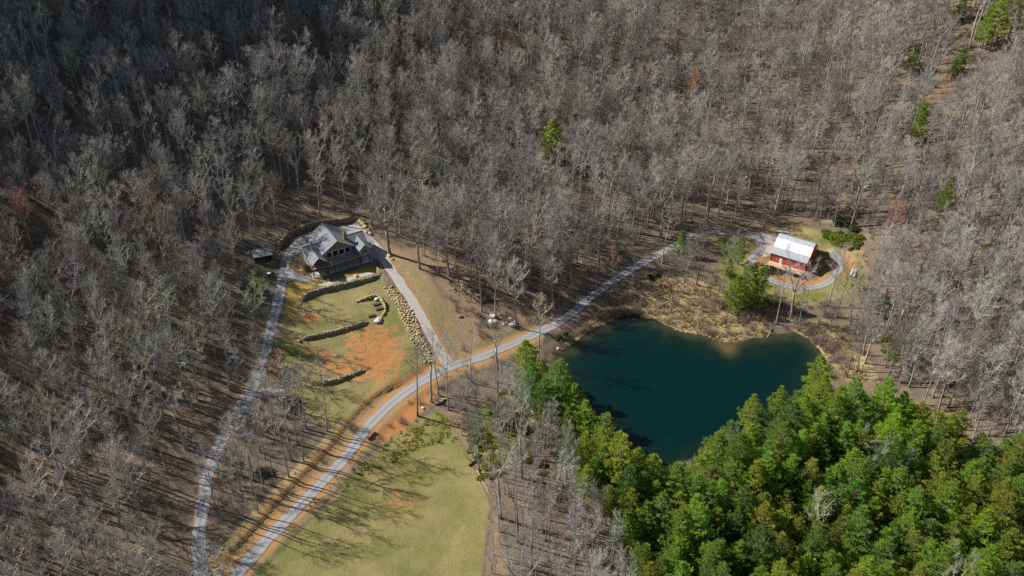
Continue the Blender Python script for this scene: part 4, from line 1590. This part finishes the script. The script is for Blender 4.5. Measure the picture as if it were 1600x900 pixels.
# ---- pines one can tell apart, then the pine wood below the pond
PG = (.30, .41, .075); PY = (.37, .47, .075); PB = (.26, .37, .10); PD = (.19, .28, .065)
BK = (.17, .13, .10)
LONE = [  # crown centre
    (862, 215, 2, 18, PY, 'lone bright green pine among bare trees above the valley'),
    (1475, 310, 5, 16, PG, 'small conical green pine on the eastern slope'),
    (1437, 186, 4, 15, PG, 'thin young pine high on the eastern slope'),
    (1428, 93, 3, 11, PD, 'dark rounded evergreen on the upper eastern slope'),
    (1503, 10, 4, 11, PD, 'small dark pine at the top of the eastern slope'),
    (1562, 25, 1, 24, PY, 'largest bright pine in the far top corner clump'),
    (1590, 12, 1, 23, PG, 'dark pine at the edge of the far top corner clump'),
    (1545, 38, 0, 17, PG, 'lower green pine in the far top corner clump'),
    (1502, 92, 4, 10, PB, 'bluish young pine below the far top corner clump'),
    (1490, 105, 4, 8, PD, 'small dark evergreen bush tree below the far top corner clump'),
    (1157, 388, 0, 11, PB, 'young bluish pine above the pair beside the barn loop'),
    (1150, 455, 2, 14, PG, 'green pine on the pond side of the barn pines'),
    (1186, 443, 2, 15, PY, 'bright pine standing against the barn deck'),
    (1168, 440, 3, 15, PG, 'tall middle pine of the group before the barn'),
    (1140, 415, 4, 7, PY, 'small yellow green pine in grass beside the barn loop'),
    (1065, 378, 4, 9, PB, 'small pale pine beside the road at the wood corner'),
    (1382, 475, 2, 10, PD, 'dark young pine at the edge of barn clearing woods'),
    (1477, 487, 2, 11, PG, 'green pine alone among bare trees east of the barn'),
    (1402, 538, 2, 9, PG, 'low green pine near the eastern bank of the pond'),
    (1346, 438, 4, 6, PY, 'little bright pine behind the white culvert pipes'),
    (1280, 585, 3, 15, PY, 'bright pine overhanging the eastern corner of the pond'),
    (1172, 640, 0, 14, PY, 'bright conical pine on the near bank at the pond corner'),
    (1213, 632, 0, 15, PG, 'green pine next along the near bank from the pond corner'),
    (873, 590, 3, 15, PG, 'pine spreading over the western edge of the pond'),
    (822, 558, 2, 15, PY, 'bright yellow green pine beside the road above the pond'),
    (845, 585, 2, 12, PG, 'green pine tucked behind the bright roadside pine'),
    (1240, 640, 3, 15, PB, 'bluish pine behind the bright pair on the near bank'),
]
LONEPT = []
for px, py, k, h, c, lb in LONE:
    xy = at(px, py, h * .58)
    LONEPT.append(xy)
    plant('pine_tree', 'pine', 0, 0, k, h, c, lb, 'pine tree', 'evergreens among the woods', xy, BK)

BANKP = [(893, 628, PG, 'green pine leaning over the near western bank below the spreading one'), (915, 652, PY, 'bright pine on the near western bank halfway to the tip'), (945, 668, PG, 'full green pine on the near western bank'),
         (965, 700, PY, 'yellow green pine near the lower tip, western side'), (992, 722, PG, 'green pine closing the western side of the pond tip'), (1022, 738, PY, 'slim bright pine right at the lower tip of the pond'),
         (1055, 752, PG, 'green pine directly below the lower tip of the pond'), (1092, 735, PY, 'bright pine on the eastern side of the pond tip'), (1118, 700, PG, 'rounded green pine on the eastern side of the pond tip'), (1142, 680, PB, 'bluish pine between the rounded one and the conical one')]
for px, py, c, lb in BANKP:
    h = rt.uniform(12, 16); k = rt.choice([0, 2, 3, 3])
    plant('pine_tree', 'pine', 0, 0, k, h, c, lb, 'pine tree', 'evergreens among the woods', at(px, py, h * .6), BK)
for px, py, lb in ((1136, 690, 'rosy bare crown between pines at the eastern side of the pond tip'), (1078, 722, 'rosy bare crown at the lower tip of the pond')):
    plant('bare_tree', 'bare', 0, 0, 9, 11, ROSE, lb, 'tree', 'leafless trees in the woods', at(px, py, 8))
lo = PINE_W.min(0); hi = PINE_W.max(0)
cand = []
st = 4.5
for xi in np.arange(lo[0], hi[0], st):
    for yi in np.arange(lo[1], hi[1], st):
        cand.append((xi + rt.uniform(-.45, .45) * st, yi + rt.uniform(-.45, .45) * st))
ca = np.array(cand)
ins = sdist(ca[:, 0], ca[:, 1], PINE_W)
pd = sdist(ca[:, 0], ca[:, 1], POND)
PINEPOS = []
for (x_, y_), s_, d_p in zip(cand, ins, pd):
    if s_ < 1.5 or d_p > -1.0:
        continue
    if min((x_ - u[0]) ** 2 + (y_ - u[1]) ** 2 for u in used_pts) < 4.2 ** 2:
        continue
    PINEPOS.append((x_, y_, s_))
ORD = 'first second third fourth fifth sixth seventh eighth ninth tenth eleventh twelfth thirteenth fourteenth fifteenth sixteenth seventeenth eighteenth nineteenth twentieth'.split()
for _t, _o in (('twenty', 'twentieth'), ('thirty', 'thirtieth'), ('forty', 'fortieth'), ('fifty', 'fiftieth'), ('sixty', 'sixtieth'), ('seventy', 'seventieth'), ('eighty', 'eightieth')):
    ORD += ([_o] if _t != 'twenty' else []) + [_t + '-' + o for o in ORD[:9]]

PMARK = [('the lower tip of the pond', plane_at(1055, 716, 0)), ('the eastern corner of the pond', plane_at(1285, 550, 0)), ('the roadside end of the pond', plane_at(868, 565, 0)), ('the meadow corner', at(760, 850)),
         ('the bottom edge under the pond', at(1060, 905)), ('the bottom eastern corner', at(1600, 905)), ('the middle of the pine wood edge', at(1330, 905)), ('the bare eastern slope', at(1600, 700)), ('the near bank of the pond', plane_at(1170, 690, 0)), ('the near western bank of the pond', plane_at(950, 670, 0))]
PTINT = [(PY, 'yellow green'), (PG, 'mid green'), (PG, 'mid green'), (PB, 'bluish green'), (PD, 'dark green'), (PY, 'yellow green')]
PSHAPE = ['tall bushy', 'tall open', 'low full', 'broad layered', 'small conical', 'tall high crowned']
cells = {}
for (x_, y_, s_) in PINEPOS:
    m = min(range(len(PMARK)), key=lambda q: (PMARK[q][1][0] - x_) ** 2 + (PMARK[q][1][1] - y_) ** 2)
    cells.setdefault(m, []).append((math.hypot(PMARK[m][1][0] - x_, PMARK[m][1][1] - y_), x_, y_, s_))
for m, lst in cells.items():
    for n_, (d_, x_, y_, s_) in enumerate(sorted(lst)):
        k = rt.choice([0, 0, 1, 2, 3, 3, 5, 2])
        c, cw = rt.choice(PTINT)
        c = tuple(v * rt.uniform(.85, 1.15) for v in c)
        h = PINE_H[k] * rt.uniform(.72, 1.02)
        if s_ < 6:
            h *= .8
        plant('pine_tree', 'pine', 0, 0, k, h, c, f'{PSHAPE[k]} {cw} pine, {ORD[n_]} out from {PMARK[m][0]}', 'pine tree', 'evergreens among the woods', (x_, y_), BK)

# ---- the woods
pts = []
sp_ = 4.8
for xi in np.arange(-330, 340, sp_):
    for yi in np.arange(128, 720, sp_):
        x_ = xi + rt.uniform(-.48, .48) * sp_; y_ = yi + rt.uniform(-.48, .48) * sp_
        pts.append((x_, y_))
pa = np.array(pts)
za = gh(pa[:, 0], pa[:, 1])
px_, py_, dep_ = proj(pa[:, 0], pa[:, 1], za)
pxt, pyt, _d = proj(pa[:, 0], pa[:, 1], za + 24)
vis = (px_ > -450) & (px_ < 1760) & (py_ < 1010) & (pyt > -160)
prob = np.full(len(pa), .92) - .12 * (fbm(pa[:, 0] / 30, pa[:, 1] / 30, 5, 2) > .45)
for Pp in NO_TREE:
    prob[sdist(pa[:, 0], pa[:, 1], Pp) > -.5] = 0
for Pp, f in SPARSE:
    ii = inside(pa[:, 0], pa[:, 1], Pp)
    prob[ii] = np.minimum(prob[ii], f)
ii = sdist(pa[:, 0], pa[:, 1], PINE_W) > 0
prob[ii] = np.minimum(prob[ii], .2)
prob[sdist(pa[:, 0], pa[:, 1], POND) > -3.0] = 0
prob[(sdist(pa[:, 0], pa[:, 1], POND) > -16) & (pa[:, 1] < 222)] = 0
kdu = KDTree(len(used_pts))
for i, u in enumerate(used_pts):
    kdu.insert((u[0], u[1], 0), i)
kdu.balance()
TREES = []
KEEPV = [(u[0], u[1]) for u in used_pts[9:24]] + LONEPT[:10]


def hides(x_, y_):
    for (a, c) in KEEPV:
        L = math.hypot(a, c); fx, fy = -a / L, -c / L
        al = (x_ - a) * fx + (y_ - c) * fy
        if 0 < al < (22 if (a, c) in LONEPT else 13) and abs((x_ - a) * fy - (y_ - c) * fx) < 4.2:
            return True
    return False


NRA = int(len(RA) * .45)
kdm = KDTree(NRA)
for i in range(NRA):
    kdm.insert((RA[i, 0], RA[i, 1], 0), i)
kdm.balance()


def near_road(x_, y_):
    return kdr.find((x_, y_, 0))[2] < 3.3 or kdm.find((x_, y_, 0))[2] < 6.0


kdb = KDTree(len(RB))
for i, p in enumerate(RB):
    kdb.insert((p[0], p[1], 0), i)
kdb.balance()
SLIM = W([(690, 590), (760, 555), (860, 640), (980, 830), (1000, 960), (740, 960), (775, 790), (735, 690)])
slim = inside(pa[:, 0], pa[:, 1], SLIM)
for i in np.where(vis & (prob > 0))[0]:
    if rt.random() > prob[i]:
        continue
    x_, y_ = pa[i]
    if kdb.find((x_, y_, 0))[2] < 9 and rt.random() > .4 and not inside(pa[i:i + 1, 0], pa[i:i + 1, 1], SPARSE[0][0])[0]:
        continue
    if near_road(x_, y_) or kdu.find((x_, y_, 0))[2] < 3.0 or hides(x_, y_):
        continue
    if slim[i]:
        k = rt.choice([8, 8, 4, 8, 7, 5, 9])
    elif inside(np.array([x_]), np.array([y_]), SPARSE[0][0])[0]:
        k = rt.choice([8, 8, 4, 8, 8, 1])
    elif y_ < 215 and x_ < -20:
        k = rt.choice([1, 1, 5, 8, 0, 6, 3, 1, 7])
    else:
        k = rt.choice([0, 1, 2, 3, 4, 5, 6, 0, 2, 6, 7, 9])
    h = SPEC[k][1] * rt.uniform(.75, 1.08)
    if inside(np.array([x_]), np.array([y_]), SPARSE[0][0])[0]:
        h = rt.uniform(21, 28)
    TREES.append((x_, y_, float(za[i]), k, h, float(px_[i]), float(py_[i]), float(dep_[i])))
# younger growth crowding the eastern slope and the strip below the road
for Pp, nn, ks in ((W([(640, 345), (700, 345), (860, 400), (900, 440), (860, 470), (780, 455), (700, 425), (655, 385)]), 45, (0, 1, 6, 5)), (W([(1372, 450), (1640, 430), (1640, 700), (1520, 680), (1460, 640), (1395, 560)]), 210, (9, 9, 7, 4, 9)), (W([(760, 640), (860, 680), (960, 820), (980, 960), (790, 960), (775, 780)]), 60, (9, 8, 8, 4)), (W([(1060, 340), (1600, 200), (1600, 420), (1380, 440), (1350, 350), (1200, 330)]), 160, (9, 7, 4))):
    l_, h_ = Pp.min(0), Pp.max(0)
    c_ = 0
    for _ in range(nn * 12):
        x_, y_ = rt.uniform(l_[0], h_[0]), rt.uniform(l_[1], h_[1])
        if c_ >= nn:
            break
        if not inside(np.array([x_]), np.array([y_]), Pp)[0] or near_road(x_, y_) or kdu.find((x_, y_, 0))[2] < 2.5 or any(sdist(np.array([x_]), np.array([y_]), q)[0] > -2 for q in NO_TREE) or hides(x_, y_):
            continue
        c_ += 1
        k = rt.choice(ks); z_ = float(gh(x_, y_)); q = proj(x_, y_, z_)
        TREES.append((x_, y_, z_, k, SPEC[k][1] * rt.uniform(.6, .95), q[0], q[1], q[2]))
# the 265 that show largest are trees of their own
def shows(t):
    u, v, _ = proj(t[0], t[1], t[2] + t[4] * .5)
    return 0 < u < 1600 and 0 < v < 900


order = sorted([i for i, t in enumerate(TREES) if shows(t)], key=lambda i: -TREES[i][4] / TREES[i][7])
own = set(order[:265])
TMARK = [('the fork of the two drives', at(340, 880)), ('the shed', at(411, 405)), ('the brown brush pile', at(457, 634)), ('the dark brush pile', at(414, 740)), ('the junction of the drives', at(700, 575)),
         ('the meadow edge driftwood', at(742, 722)), ('the near western bank of the pond', plane_at(950, 670, 0)), ('the meadow bottom corner', at(800, 905)), ('the spur off the upper drive', at(400, 613)),
         ('the bottom western corner', at(20, 890)), ('the western bottom edge', at(190, 900)), ('the western photo edge', at(10, 700)), ('the broken pale trunk', at(159, 643)),
         ('the upper western photo edge', at(10, 560)), ('the upper drive bend', at(325, 737)), ('the eastern photo edge', at(1590, 600)), ('the eastern corner of the pond', plane_at(1300, 550, 0)),
         ('the white culvert pipes', at(1335, 428)), ('the barn', (95, 282)), ('the house', (-52, 265)), ('the lone boulder tree', at(806, 508)), ('the pale fallen trunk', at(311, 675)), ('the bottom middle edge', at(1000, 905)), ('the eastern pine wood', at(1560, 760)), ('the woods west of the shed', at(200, 470))]
TINTS = [(GREY, 'grey'), (GREY, 'grey'), (GREY, 'grey'), (PALE, 'pale grey'), (PALE, 'pale grey'), (DARKG, 'dark grey'), (BROWN, 'brownish'), (ROSE, 'rosy grey'), (OLIVE, 'olive grey')]
cells = {}
for i in own:
    t = TREES[i]
    m = min(range(len(TMARK)), key=lambda q: (TMARK[q][1][0] - t[0]) ** 2 + (TMARK[q][1][1] - t[1]) ** 2)
    cells.setdefault(m, []).append((math.hypot(TMARK[m][1][0] - t[0], TMARK[m][1][1] - t[1]), i))
for m, lst in cells.items():
    for n_, (d_, i) in enumerate(sorted(lst)):
        x_, y_, z_, k, h, *_r = TREES[i]
        c, cw = rt.choice(TINTS[:3] if k == 8 else TINTS)
        c = tuple(v * rt.uniform(.9, 1.1) for v in c)
        o_w = ORD[n_] if n_ < len(ORD) else 'farther'
        plant('bare_tree', 'bare', 0, 0, k, h, c, f'{cw} bare tree with {SPEC[k][8]}, {o_w} out from {TMARK[m][0]}', 'tree', 'leafless trees in the woods', (x_, y_), tuple(v * .85 for v in (GREY if cw in ('rosy grey', 'olive grey') else c)))

# ---- the rest of the woods as one mass of instances


def library(name, meshes):
    c = bpy.data.collections.new(name)
    for i, me in enumerate(meshes):
        o = bpy.data.objects.new(f'{name}_{i:02d}', me)
        c.objects.link(o)
    return c


def scatter(name, lib, P, rot, scl, idx, label, cat):
    me = bpy.data.meshes.new(name)
    me.from_pydata([tuple(p) for p in P], [], [])
    me.attributes.new('rot', 'FLOAT_VECTOR', 'POINT').data.foreach_set('vector', np.asarray(rot, np.float32).ravel())
    me.attributes.new('scl', 'FLOAT_VECTOR', 'POINT').data.foreach_set('vector', np.asarray(scl, np.float32).ravel())
    me.attributes.new('idx', 'INT', 'POINT').data.foreach_set('value', np.asarray(idx, np.int32))
    o = bpy.data.objects.new(name, me)
    COL.objects.link(o)
    ng = bpy.data.node_groups.new(name + '_scatter', 'GeometryNodeTree')
    ng.interface.new_socket('Geometry', in_out='INPUT', socket_type='NodeSocketGeometry')
    ng.interface.new_socket('Geometry', in_out='OUTPUT', socket_type='NodeSocketGeometry')
    N = ng.nodes
    gi = N.new('NodeGroupInput'); go_ = N.new('NodeGroupOutput')
    ci = N.new('GeometryNodeCollectionInfo'); ci.inputs[0].default_value = lib; ci.inputs[1].default_value = True; ci.inputs[2].default_value = True
    ip = N.new('GeometryNodeInstanceOnPoints'); ip.inputs['Pick Instance'].default_value = True
    a = [N.new('GeometryNodeInputNamedAttribute') for _ in range(3)]
    for nd, ty, nm in zip(a, ('FLOAT_VECTOR', 'FLOAT_VECTOR', 'INT'), ('rot', 'scl', 'idx')):
        nd.data_type = ty; nd.inputs['Name'].default_value = nm
    er = N.new('FunctionNodeEulerToRotation')
    out = lambda nd: [s for s in nd.outputs if s.enabled][0]
    ng.links.new(gi.outputs[0], ip.inputs['Points'])
    ng.links.new(ci.outputs[0], ip.inputs['Instance'])
    ng.links.new(out(a[0]), er.inputs[0]); ng.links.new(er.outputs[0], ip.inputs['Rotation'])
    ng.links.new(out(a[1]), ip.inputs['Scale'])
    ng.links.new(out(a[2]), ip.inputs['Instance Index'])
    ng.links.new(ip.outputs[0], go_.inputs[0])
    md = o.modifiers.new('scatter', 'NODES'); md.node_group = ng
    return tag(o, label, cat, None, 'stuff')


def joined(name, tr, cr):
    b = MB()
    b.v = tr.v + cr.v
    b.f = tr.f + [tuple(v + len(tr.v) for v in f) for f in cr.f]
    me = b.mesh(name, [M['woods_bark'], M['woods_twig']])
    mi = np.zeros(len(b.f), np.int32); mi[len(tr.f):] = 1
    me.polygons.foreach_set('material_index', mi)
    return me


lib = library('woods_tree', [joined('woods_tree', k[0], k[1]) for k in KINDS])
rest = [t for i, t in enumerate(TREES) if i not in own]
scatter('bare_woods', lib, [t[:3] for t in rest], [(rt.gauss(0, .03), rt.gauss(0, .03), rt.uniform(0, 6.28)) for t in rest],
        [(t[4] / SPEC[t[3]][1] * rt.uniform(.9, 1.15),) * 2 + (t[4] / SPEC[t[3]][1],) for t in rest], [t[3] for t in rest],
        'dense leafless grey woods covering the slopes around the clearing', 'woods')

# ---- undergrowth: leafless brush under the trees and on the banks


def brush_mesh(seed, h, n):
    rg = random.Random(seed); b = MB()
    for k in range(n):
        a = rg.uniform(0, 6.28); e = rg.uniform(.5, 1.4)
        d = Vector((math.cos(a) * math.cos(e), math.sin(a) * math.cos(e), math.sin(e)))
        p = Vector((rg.gauss(0, .3), rg.gauss(0, .3), -.1)); L = h * rg.uniform(.5, 1.1)
        q = p + d * L * .5; d2 = (d + Vector((rg.gauss(0, .3), rg.gauss(0, .3), .2))).normalized(); t_e = q + d2 * L * .5
        b.path([p, q, t_e], [.03, .02, .008], 3)
        for j in range(7):
            s = q.lerp(t_e, rg.random()) if j > 2 else p.lerp(q, rg.uniform(.4, 1))
            dd = (d2 + Vector((rg.gauss(0, .7), rg.gauss(0, .7), rg.gauss(0, .5)))).normalized()
            b.tube(s, s + dd * L * rg.uniform(.15, .4), .012, .006, 3, False)
    return b.mesh('brush', M['brush'])


bl = library('brush', [brush_mesh(61, 1.8, 22), brush_mesh(62, 2.6, 26), brush_mesh(63, 1.3, 18)])
bp = []
for xi in np.arange(-200, 210, 5.0):
    for yi in np.arange(140, 470, 5.0):
        bp.append((xi + rt.uniform(-2.5, 2.5), yi + rt.uniform(-2.5, 2.5)))
for Pp, nn in ((W(SHORE_PX), 260), (W(ESHORE_PX), 90), (W([(862, 556), (885, 538), (910, 515), (960, 485), (1000, 482), (1000, 492), (955, 500), (915, 525), (885, 552)]), 150), (W([(1240, 505), (1275, 510), (1310, 545), (1300, 575), (1285, 550), (1262, 528)]), 70), (W([(690, 640), (730, 600), (870, 690), (980, 900), (770, 900), (760, 760)]), 260), (W([(700, 470), (760, 430), (870, 470), (850, 500), (760, 540)]), 70), (W([(1100, 450), (1300, 470), (1320, 500), (1200, 520), (1120, 500)]), 90)):
    l_, h_ = Pp.min(0), Pp.max(0)
    c_ = 0
    for _ in range(nn * 8):
        p = np.array((rt.uniform(l_[0], h_[0]), rt.uniform(l_[1], h_[1])))
        if inside(p[:1], p[1:], Pp)[0]:
            bp.append(tuple(p)); c_ += 1
        if c_ >= nn:
            break
bp = np.array(bp)
okb = np.ones(len(bp), bool)
for Pp in NO_TREE:
    okb &= sdist(bp[:, 0], bp[:, 1], Pp) < -.3
u_, v_, _d = proj(bp[:, 0], bp[:, 1], gh(bp[:, 0], bp[:, 1]))
okb &= (u_ > -40) & (u_ < 1640) & (v_ > -20) & (v_ < 930)
bp = [p for p, o_ in zip(bp, okb) if o_ and kdl.find((p[0], p[1], 0))[2] > 2.9 and gh(p[0], p[1]) > .02]
scatter('undergrowth', bl, [(p[0], p[1], float(gh(p[0], p[1]))) for p in bp], [(0, 0, rt.uniform(0, 6.28)) for p in bp], [(rt.uniform(.6, 1.2),) * 3 for p in bp], [rt.randrange(3) for p in bp],
        'leafless brush and saplings growing under the trees', 'undergrowth')

# ---- evergreen shrubs
SH = []
rg = random.Random(8)
for s_ in range(3):
    b = MB()
    for k in range(420):
        a = rg.uniform(0, 6.28); e = math.asin(rg.uniform(-.1, 1)); r_ = rg.uniform(.55, 1.0) * (1 + .18 * math.sin(3 * a + s_))
        c = Vector((math.cos(a) * math.cos(e) * r_, math.sin(a) * math.cos(e) * r_, math.sin(e) * r_ * .8 + .1))
        n_ = (c.normalized() + Vector((rg.gauss(0, .6), rg.gauss(0, .6), rg.gauss(0, .6)))).normalized()
        t1 = n_.orthogonal().normalized(); t2 = n_.cross(t1); w_ = rg.uniform(.07, .13)
        b.face([c - t1 * w_ * 1.6, c + t2 * w_, c + t1 * w_ * 1.6, c - t2 * w_])
    crown = b.mesh('foliage', M['shrub'])
    b = MB()
    for k in range(7):
        a = k * .9; b.path([Vector((0, 0, -.2)), Vector((math.cos(a) * .25, math.sin(a) * .25, .35)), Vector((math.cos(a) * .6, math.sin(a) * .6, .75))], [.05, .035, .012], 4)
    SH.append((crown, b.mesh('stem', M['bark'])))
GS = (.19, .27, .045); GM = (.29, .30, .055); GDK = (.08, .12, .04)


def shrub(x_, y_, s, c, label, group):
    k = rg.randrange(3)
    t = thing('shrub', label, 'shrub', (x_, y_, float(gh(x_, y_))), rg.uniform(0, 6.28), group)
    t.scale = (s, s, s * rg.uniform(.8, 1.05))
    link_child('foliage', SH[k][0], t, c)
    link_child('stem', SH[k][1], t, BROWN)


def shrub_patch(poly, n, smin, smax, cols, what, mark_px, mark, group):
    P = W(poly); l_, h_ = P.min(0), P.max(0)
    out = []
    for _ in range(n * 60):
        p = (rg.uniform(l_[0], h_[0]), rg.uniform(l_[1], h_[1]))
        if inside(np.array([p[0]]), np.array([p[1]]), P)[0] and all((p[0] - q[0]) ** 2 + (p[1] - q[1]) ** 2 > (smin * 1.1) ** 2 for q in out) and kdr.find((p[0], p[1], 0))[2] > 2.6:
            out.append(p)
        if len(out) >= n:
            break
    mk = at(*mark_px)
    out.sort(key=lambda p: math.hypot(p[0] - mk[0], p[1] - mk[1]))
    for i, p in enumerate(out):
        c, cw = rg.choice(cols)
        shrub(p[0], p[1], rg.uniform(smin, smax), tuple(v * rg.uniform(.85, 1.15) for v in c), f'{cw} {what}, {ORD[i]} out from {mark}', group)


shrub_patch([(1286, 364), (1310, 362), (1344, 372), (1345, 390), (1325, 390), (1296, 376)], 22, 1.1, 1.9, [(GS, 'bright green'), (GM, 'yellow green')], 'shrub in the patch behind the barn', (1288, 366), 'its barn end', 'evergreen shrubs behind the barn')
shrub_patch([(724, 675), (745, 655), (770, 690), (785, 740), (755, 760), (735, 715)], 42, .6, 1.3, [(GM, 'yellow green'), (GM, 'yellow green'), (GS, 'green')], 'leafy shrub on the meadow edge', (735, 668), 'the road', 'leafy shrubs by the meadow')
shrub_patch([(740, 610), (775, 590), (840, 650), (880, 720), (900, 800), (830, 760), (780, 680)], 34, .6, 1.3, [(GS, 'green'), (GM, 'yellow green'), (GDK, 'dark green')], 'low shrub under slim trees', (745, 610), 'the road', 'shrubs under the slim trees')
shrub_patch([(862, 530), (885, 520), (900, 530), (880, 545)], 7, .7, 1.2, [(GDK, 'dark green'), (GS, 'green')], 'shrub on the bank between road and pond', (864, 533), 'the road', 'shrubs on the pond bank')
shrub_patch([(1300, 340), (1340, 345), (1345, 362), (1310, 358)], 6, 1.2, 2.2, [((.12, .13, .07), 'grey green')], 'tall shrub above the bright patch', (1300, 345), 'the barn', 'grey green shrubs above the barn')
shrub_patch([(1010, 430), (1030, 425), (1032, 440), (1012, 440)], 4, .8, 1.4, [(GDK, 'dark green')], 'bush in dry grass below the main road', (1010, 428), 'the road', 'bushes below the main road')
shrub_patch([(1370, 520), (1440, 520), (1420, 600), (1380, 590)], 9, .8, 1.4, [(GS, 'green'), (GDK, 'dark green')], 'shrub in the woods east of the pond', (1375, 540), 'the pond', 'shrubs east of the pond')
shrub_patch([(380, 425), (425, 420), (420, 460), (380, 470)], 3, .4, .7, [(GS, 'green'), (GDK, 'dark green')], 'low shrub on the green strip', (421, 431), 'the utility box', 'shrubs by the upper drive')

# ---- grass and reeds as ground cover


def tufts(name, poly_list, dens, hgt, wid, mat, label, cat, seed, blades=5):
    rr = np.random.default_rng(seed)
    pts_ = []
    for Pp in poly_list:
        l_, h_ = Pp.min(0), Pp.max(0)
        n = int((h_ - l_).prod() * dens)
        q = rr.uniform(l_, h_, (n, 2))
        s = sdist(q[:, 0], q[:, 1], Pp)
        pts_.append(q[(s > rr.uniform(0, 1, n) ** 2 * 5.5) & (fbm(q[:, 0] / 6, q[:, 1] / 6, seed, 2) > rr.uniform(.12, .45, n)) & (fbm(q[:, 0] / 1.7, q[:, 1] / 1.7, seed + 9, 2) > rr.uniform(.2, .42, n))])
    P = np.concatenate(pts_)
    dr = np.array([kdl.find((p[0], p[1], 0))[2] for p in P])
    wd = gh(P[:, 0], P[:, 1])
    P = P[(dr > 2.4) & (wd > -.12)]
    n = len(P); z = gh(P[:, 0], P[:, 1])
    V = []; Fq = []
    for k in range(blades):
        a = rr.uniform(0, 6.283, n); h = hgt * rr.uniform(.5, 1.25, n); w = wid * rr.uniform(.7, 1.3, n)
        c = np.c_[P + rr.normal(0, wid * .8, (n, 2)), z - .04]
        lean = np.c_[np.cos(a), np.sin(a)] * (h * rr.uniform(.2, .9, n))[:, None]
        sd = np.c_[-np.sin(a), np.cos(a)] * (w * .5)[:, None]
        tip = np.c_[c[:, :2] + lean, c[:, 2] + h]
        i0 = sum(len(v) for v in V)
        V += [np.c_[c[:, :2] - sd, c[:, 2]], np.c_[c[:, :2] + sd, c[:, 2]], tip]
        idx = np.arange(n)
        Fq.append(np.c_[i0 + idx, i0 + n + idx, i0 + 2 * n + idx])
    me = fast_mesh(name, np.concatenate(V), np.concatenate(Fq), mat, False)
    o = bpy.data.objects.new(name, me)
    COL.objects.link(o)
    return tag(o, label, cat, None, 'stuff')


tufts('meadow_grass', [W(MEADOW_PX)], 2.6, .5, .30, M['turf'], 'tufted olive green grass covering the lower meadow', 'grass', 3, 9)
tufts('terrace_grass', [W(TERRACE_PX), W(RIGHT_PX), W(BARNYARD_PX)], 1.5, .2, .10, M['lawn'], 'short patchy grass on the terraces and barn clearing', 'grass', 4, 4)
ring = smooth_line(POND, 3, True)
shore = []
for i in range(0, len(ring), 2):
    c = ring[i]; shore.append(np.array([(c[0] + 2.6 * math.cos(a), c[1] + 2.6 * math.sin(a)) for a in (0, 1.05, 2.1, 3.14, 4.2, 5.2)]))
tufts('dry_reeds', [W(SHORE_PX), W(ESHORE_PX), W([(1280, 350), (1352, 382), (1362, 440), (1340, 440), (1335, 395)])], 3.4, .8, .22, M['reed'], 'dry straw coloured reeds along the pond banks', 'reeds', 6)
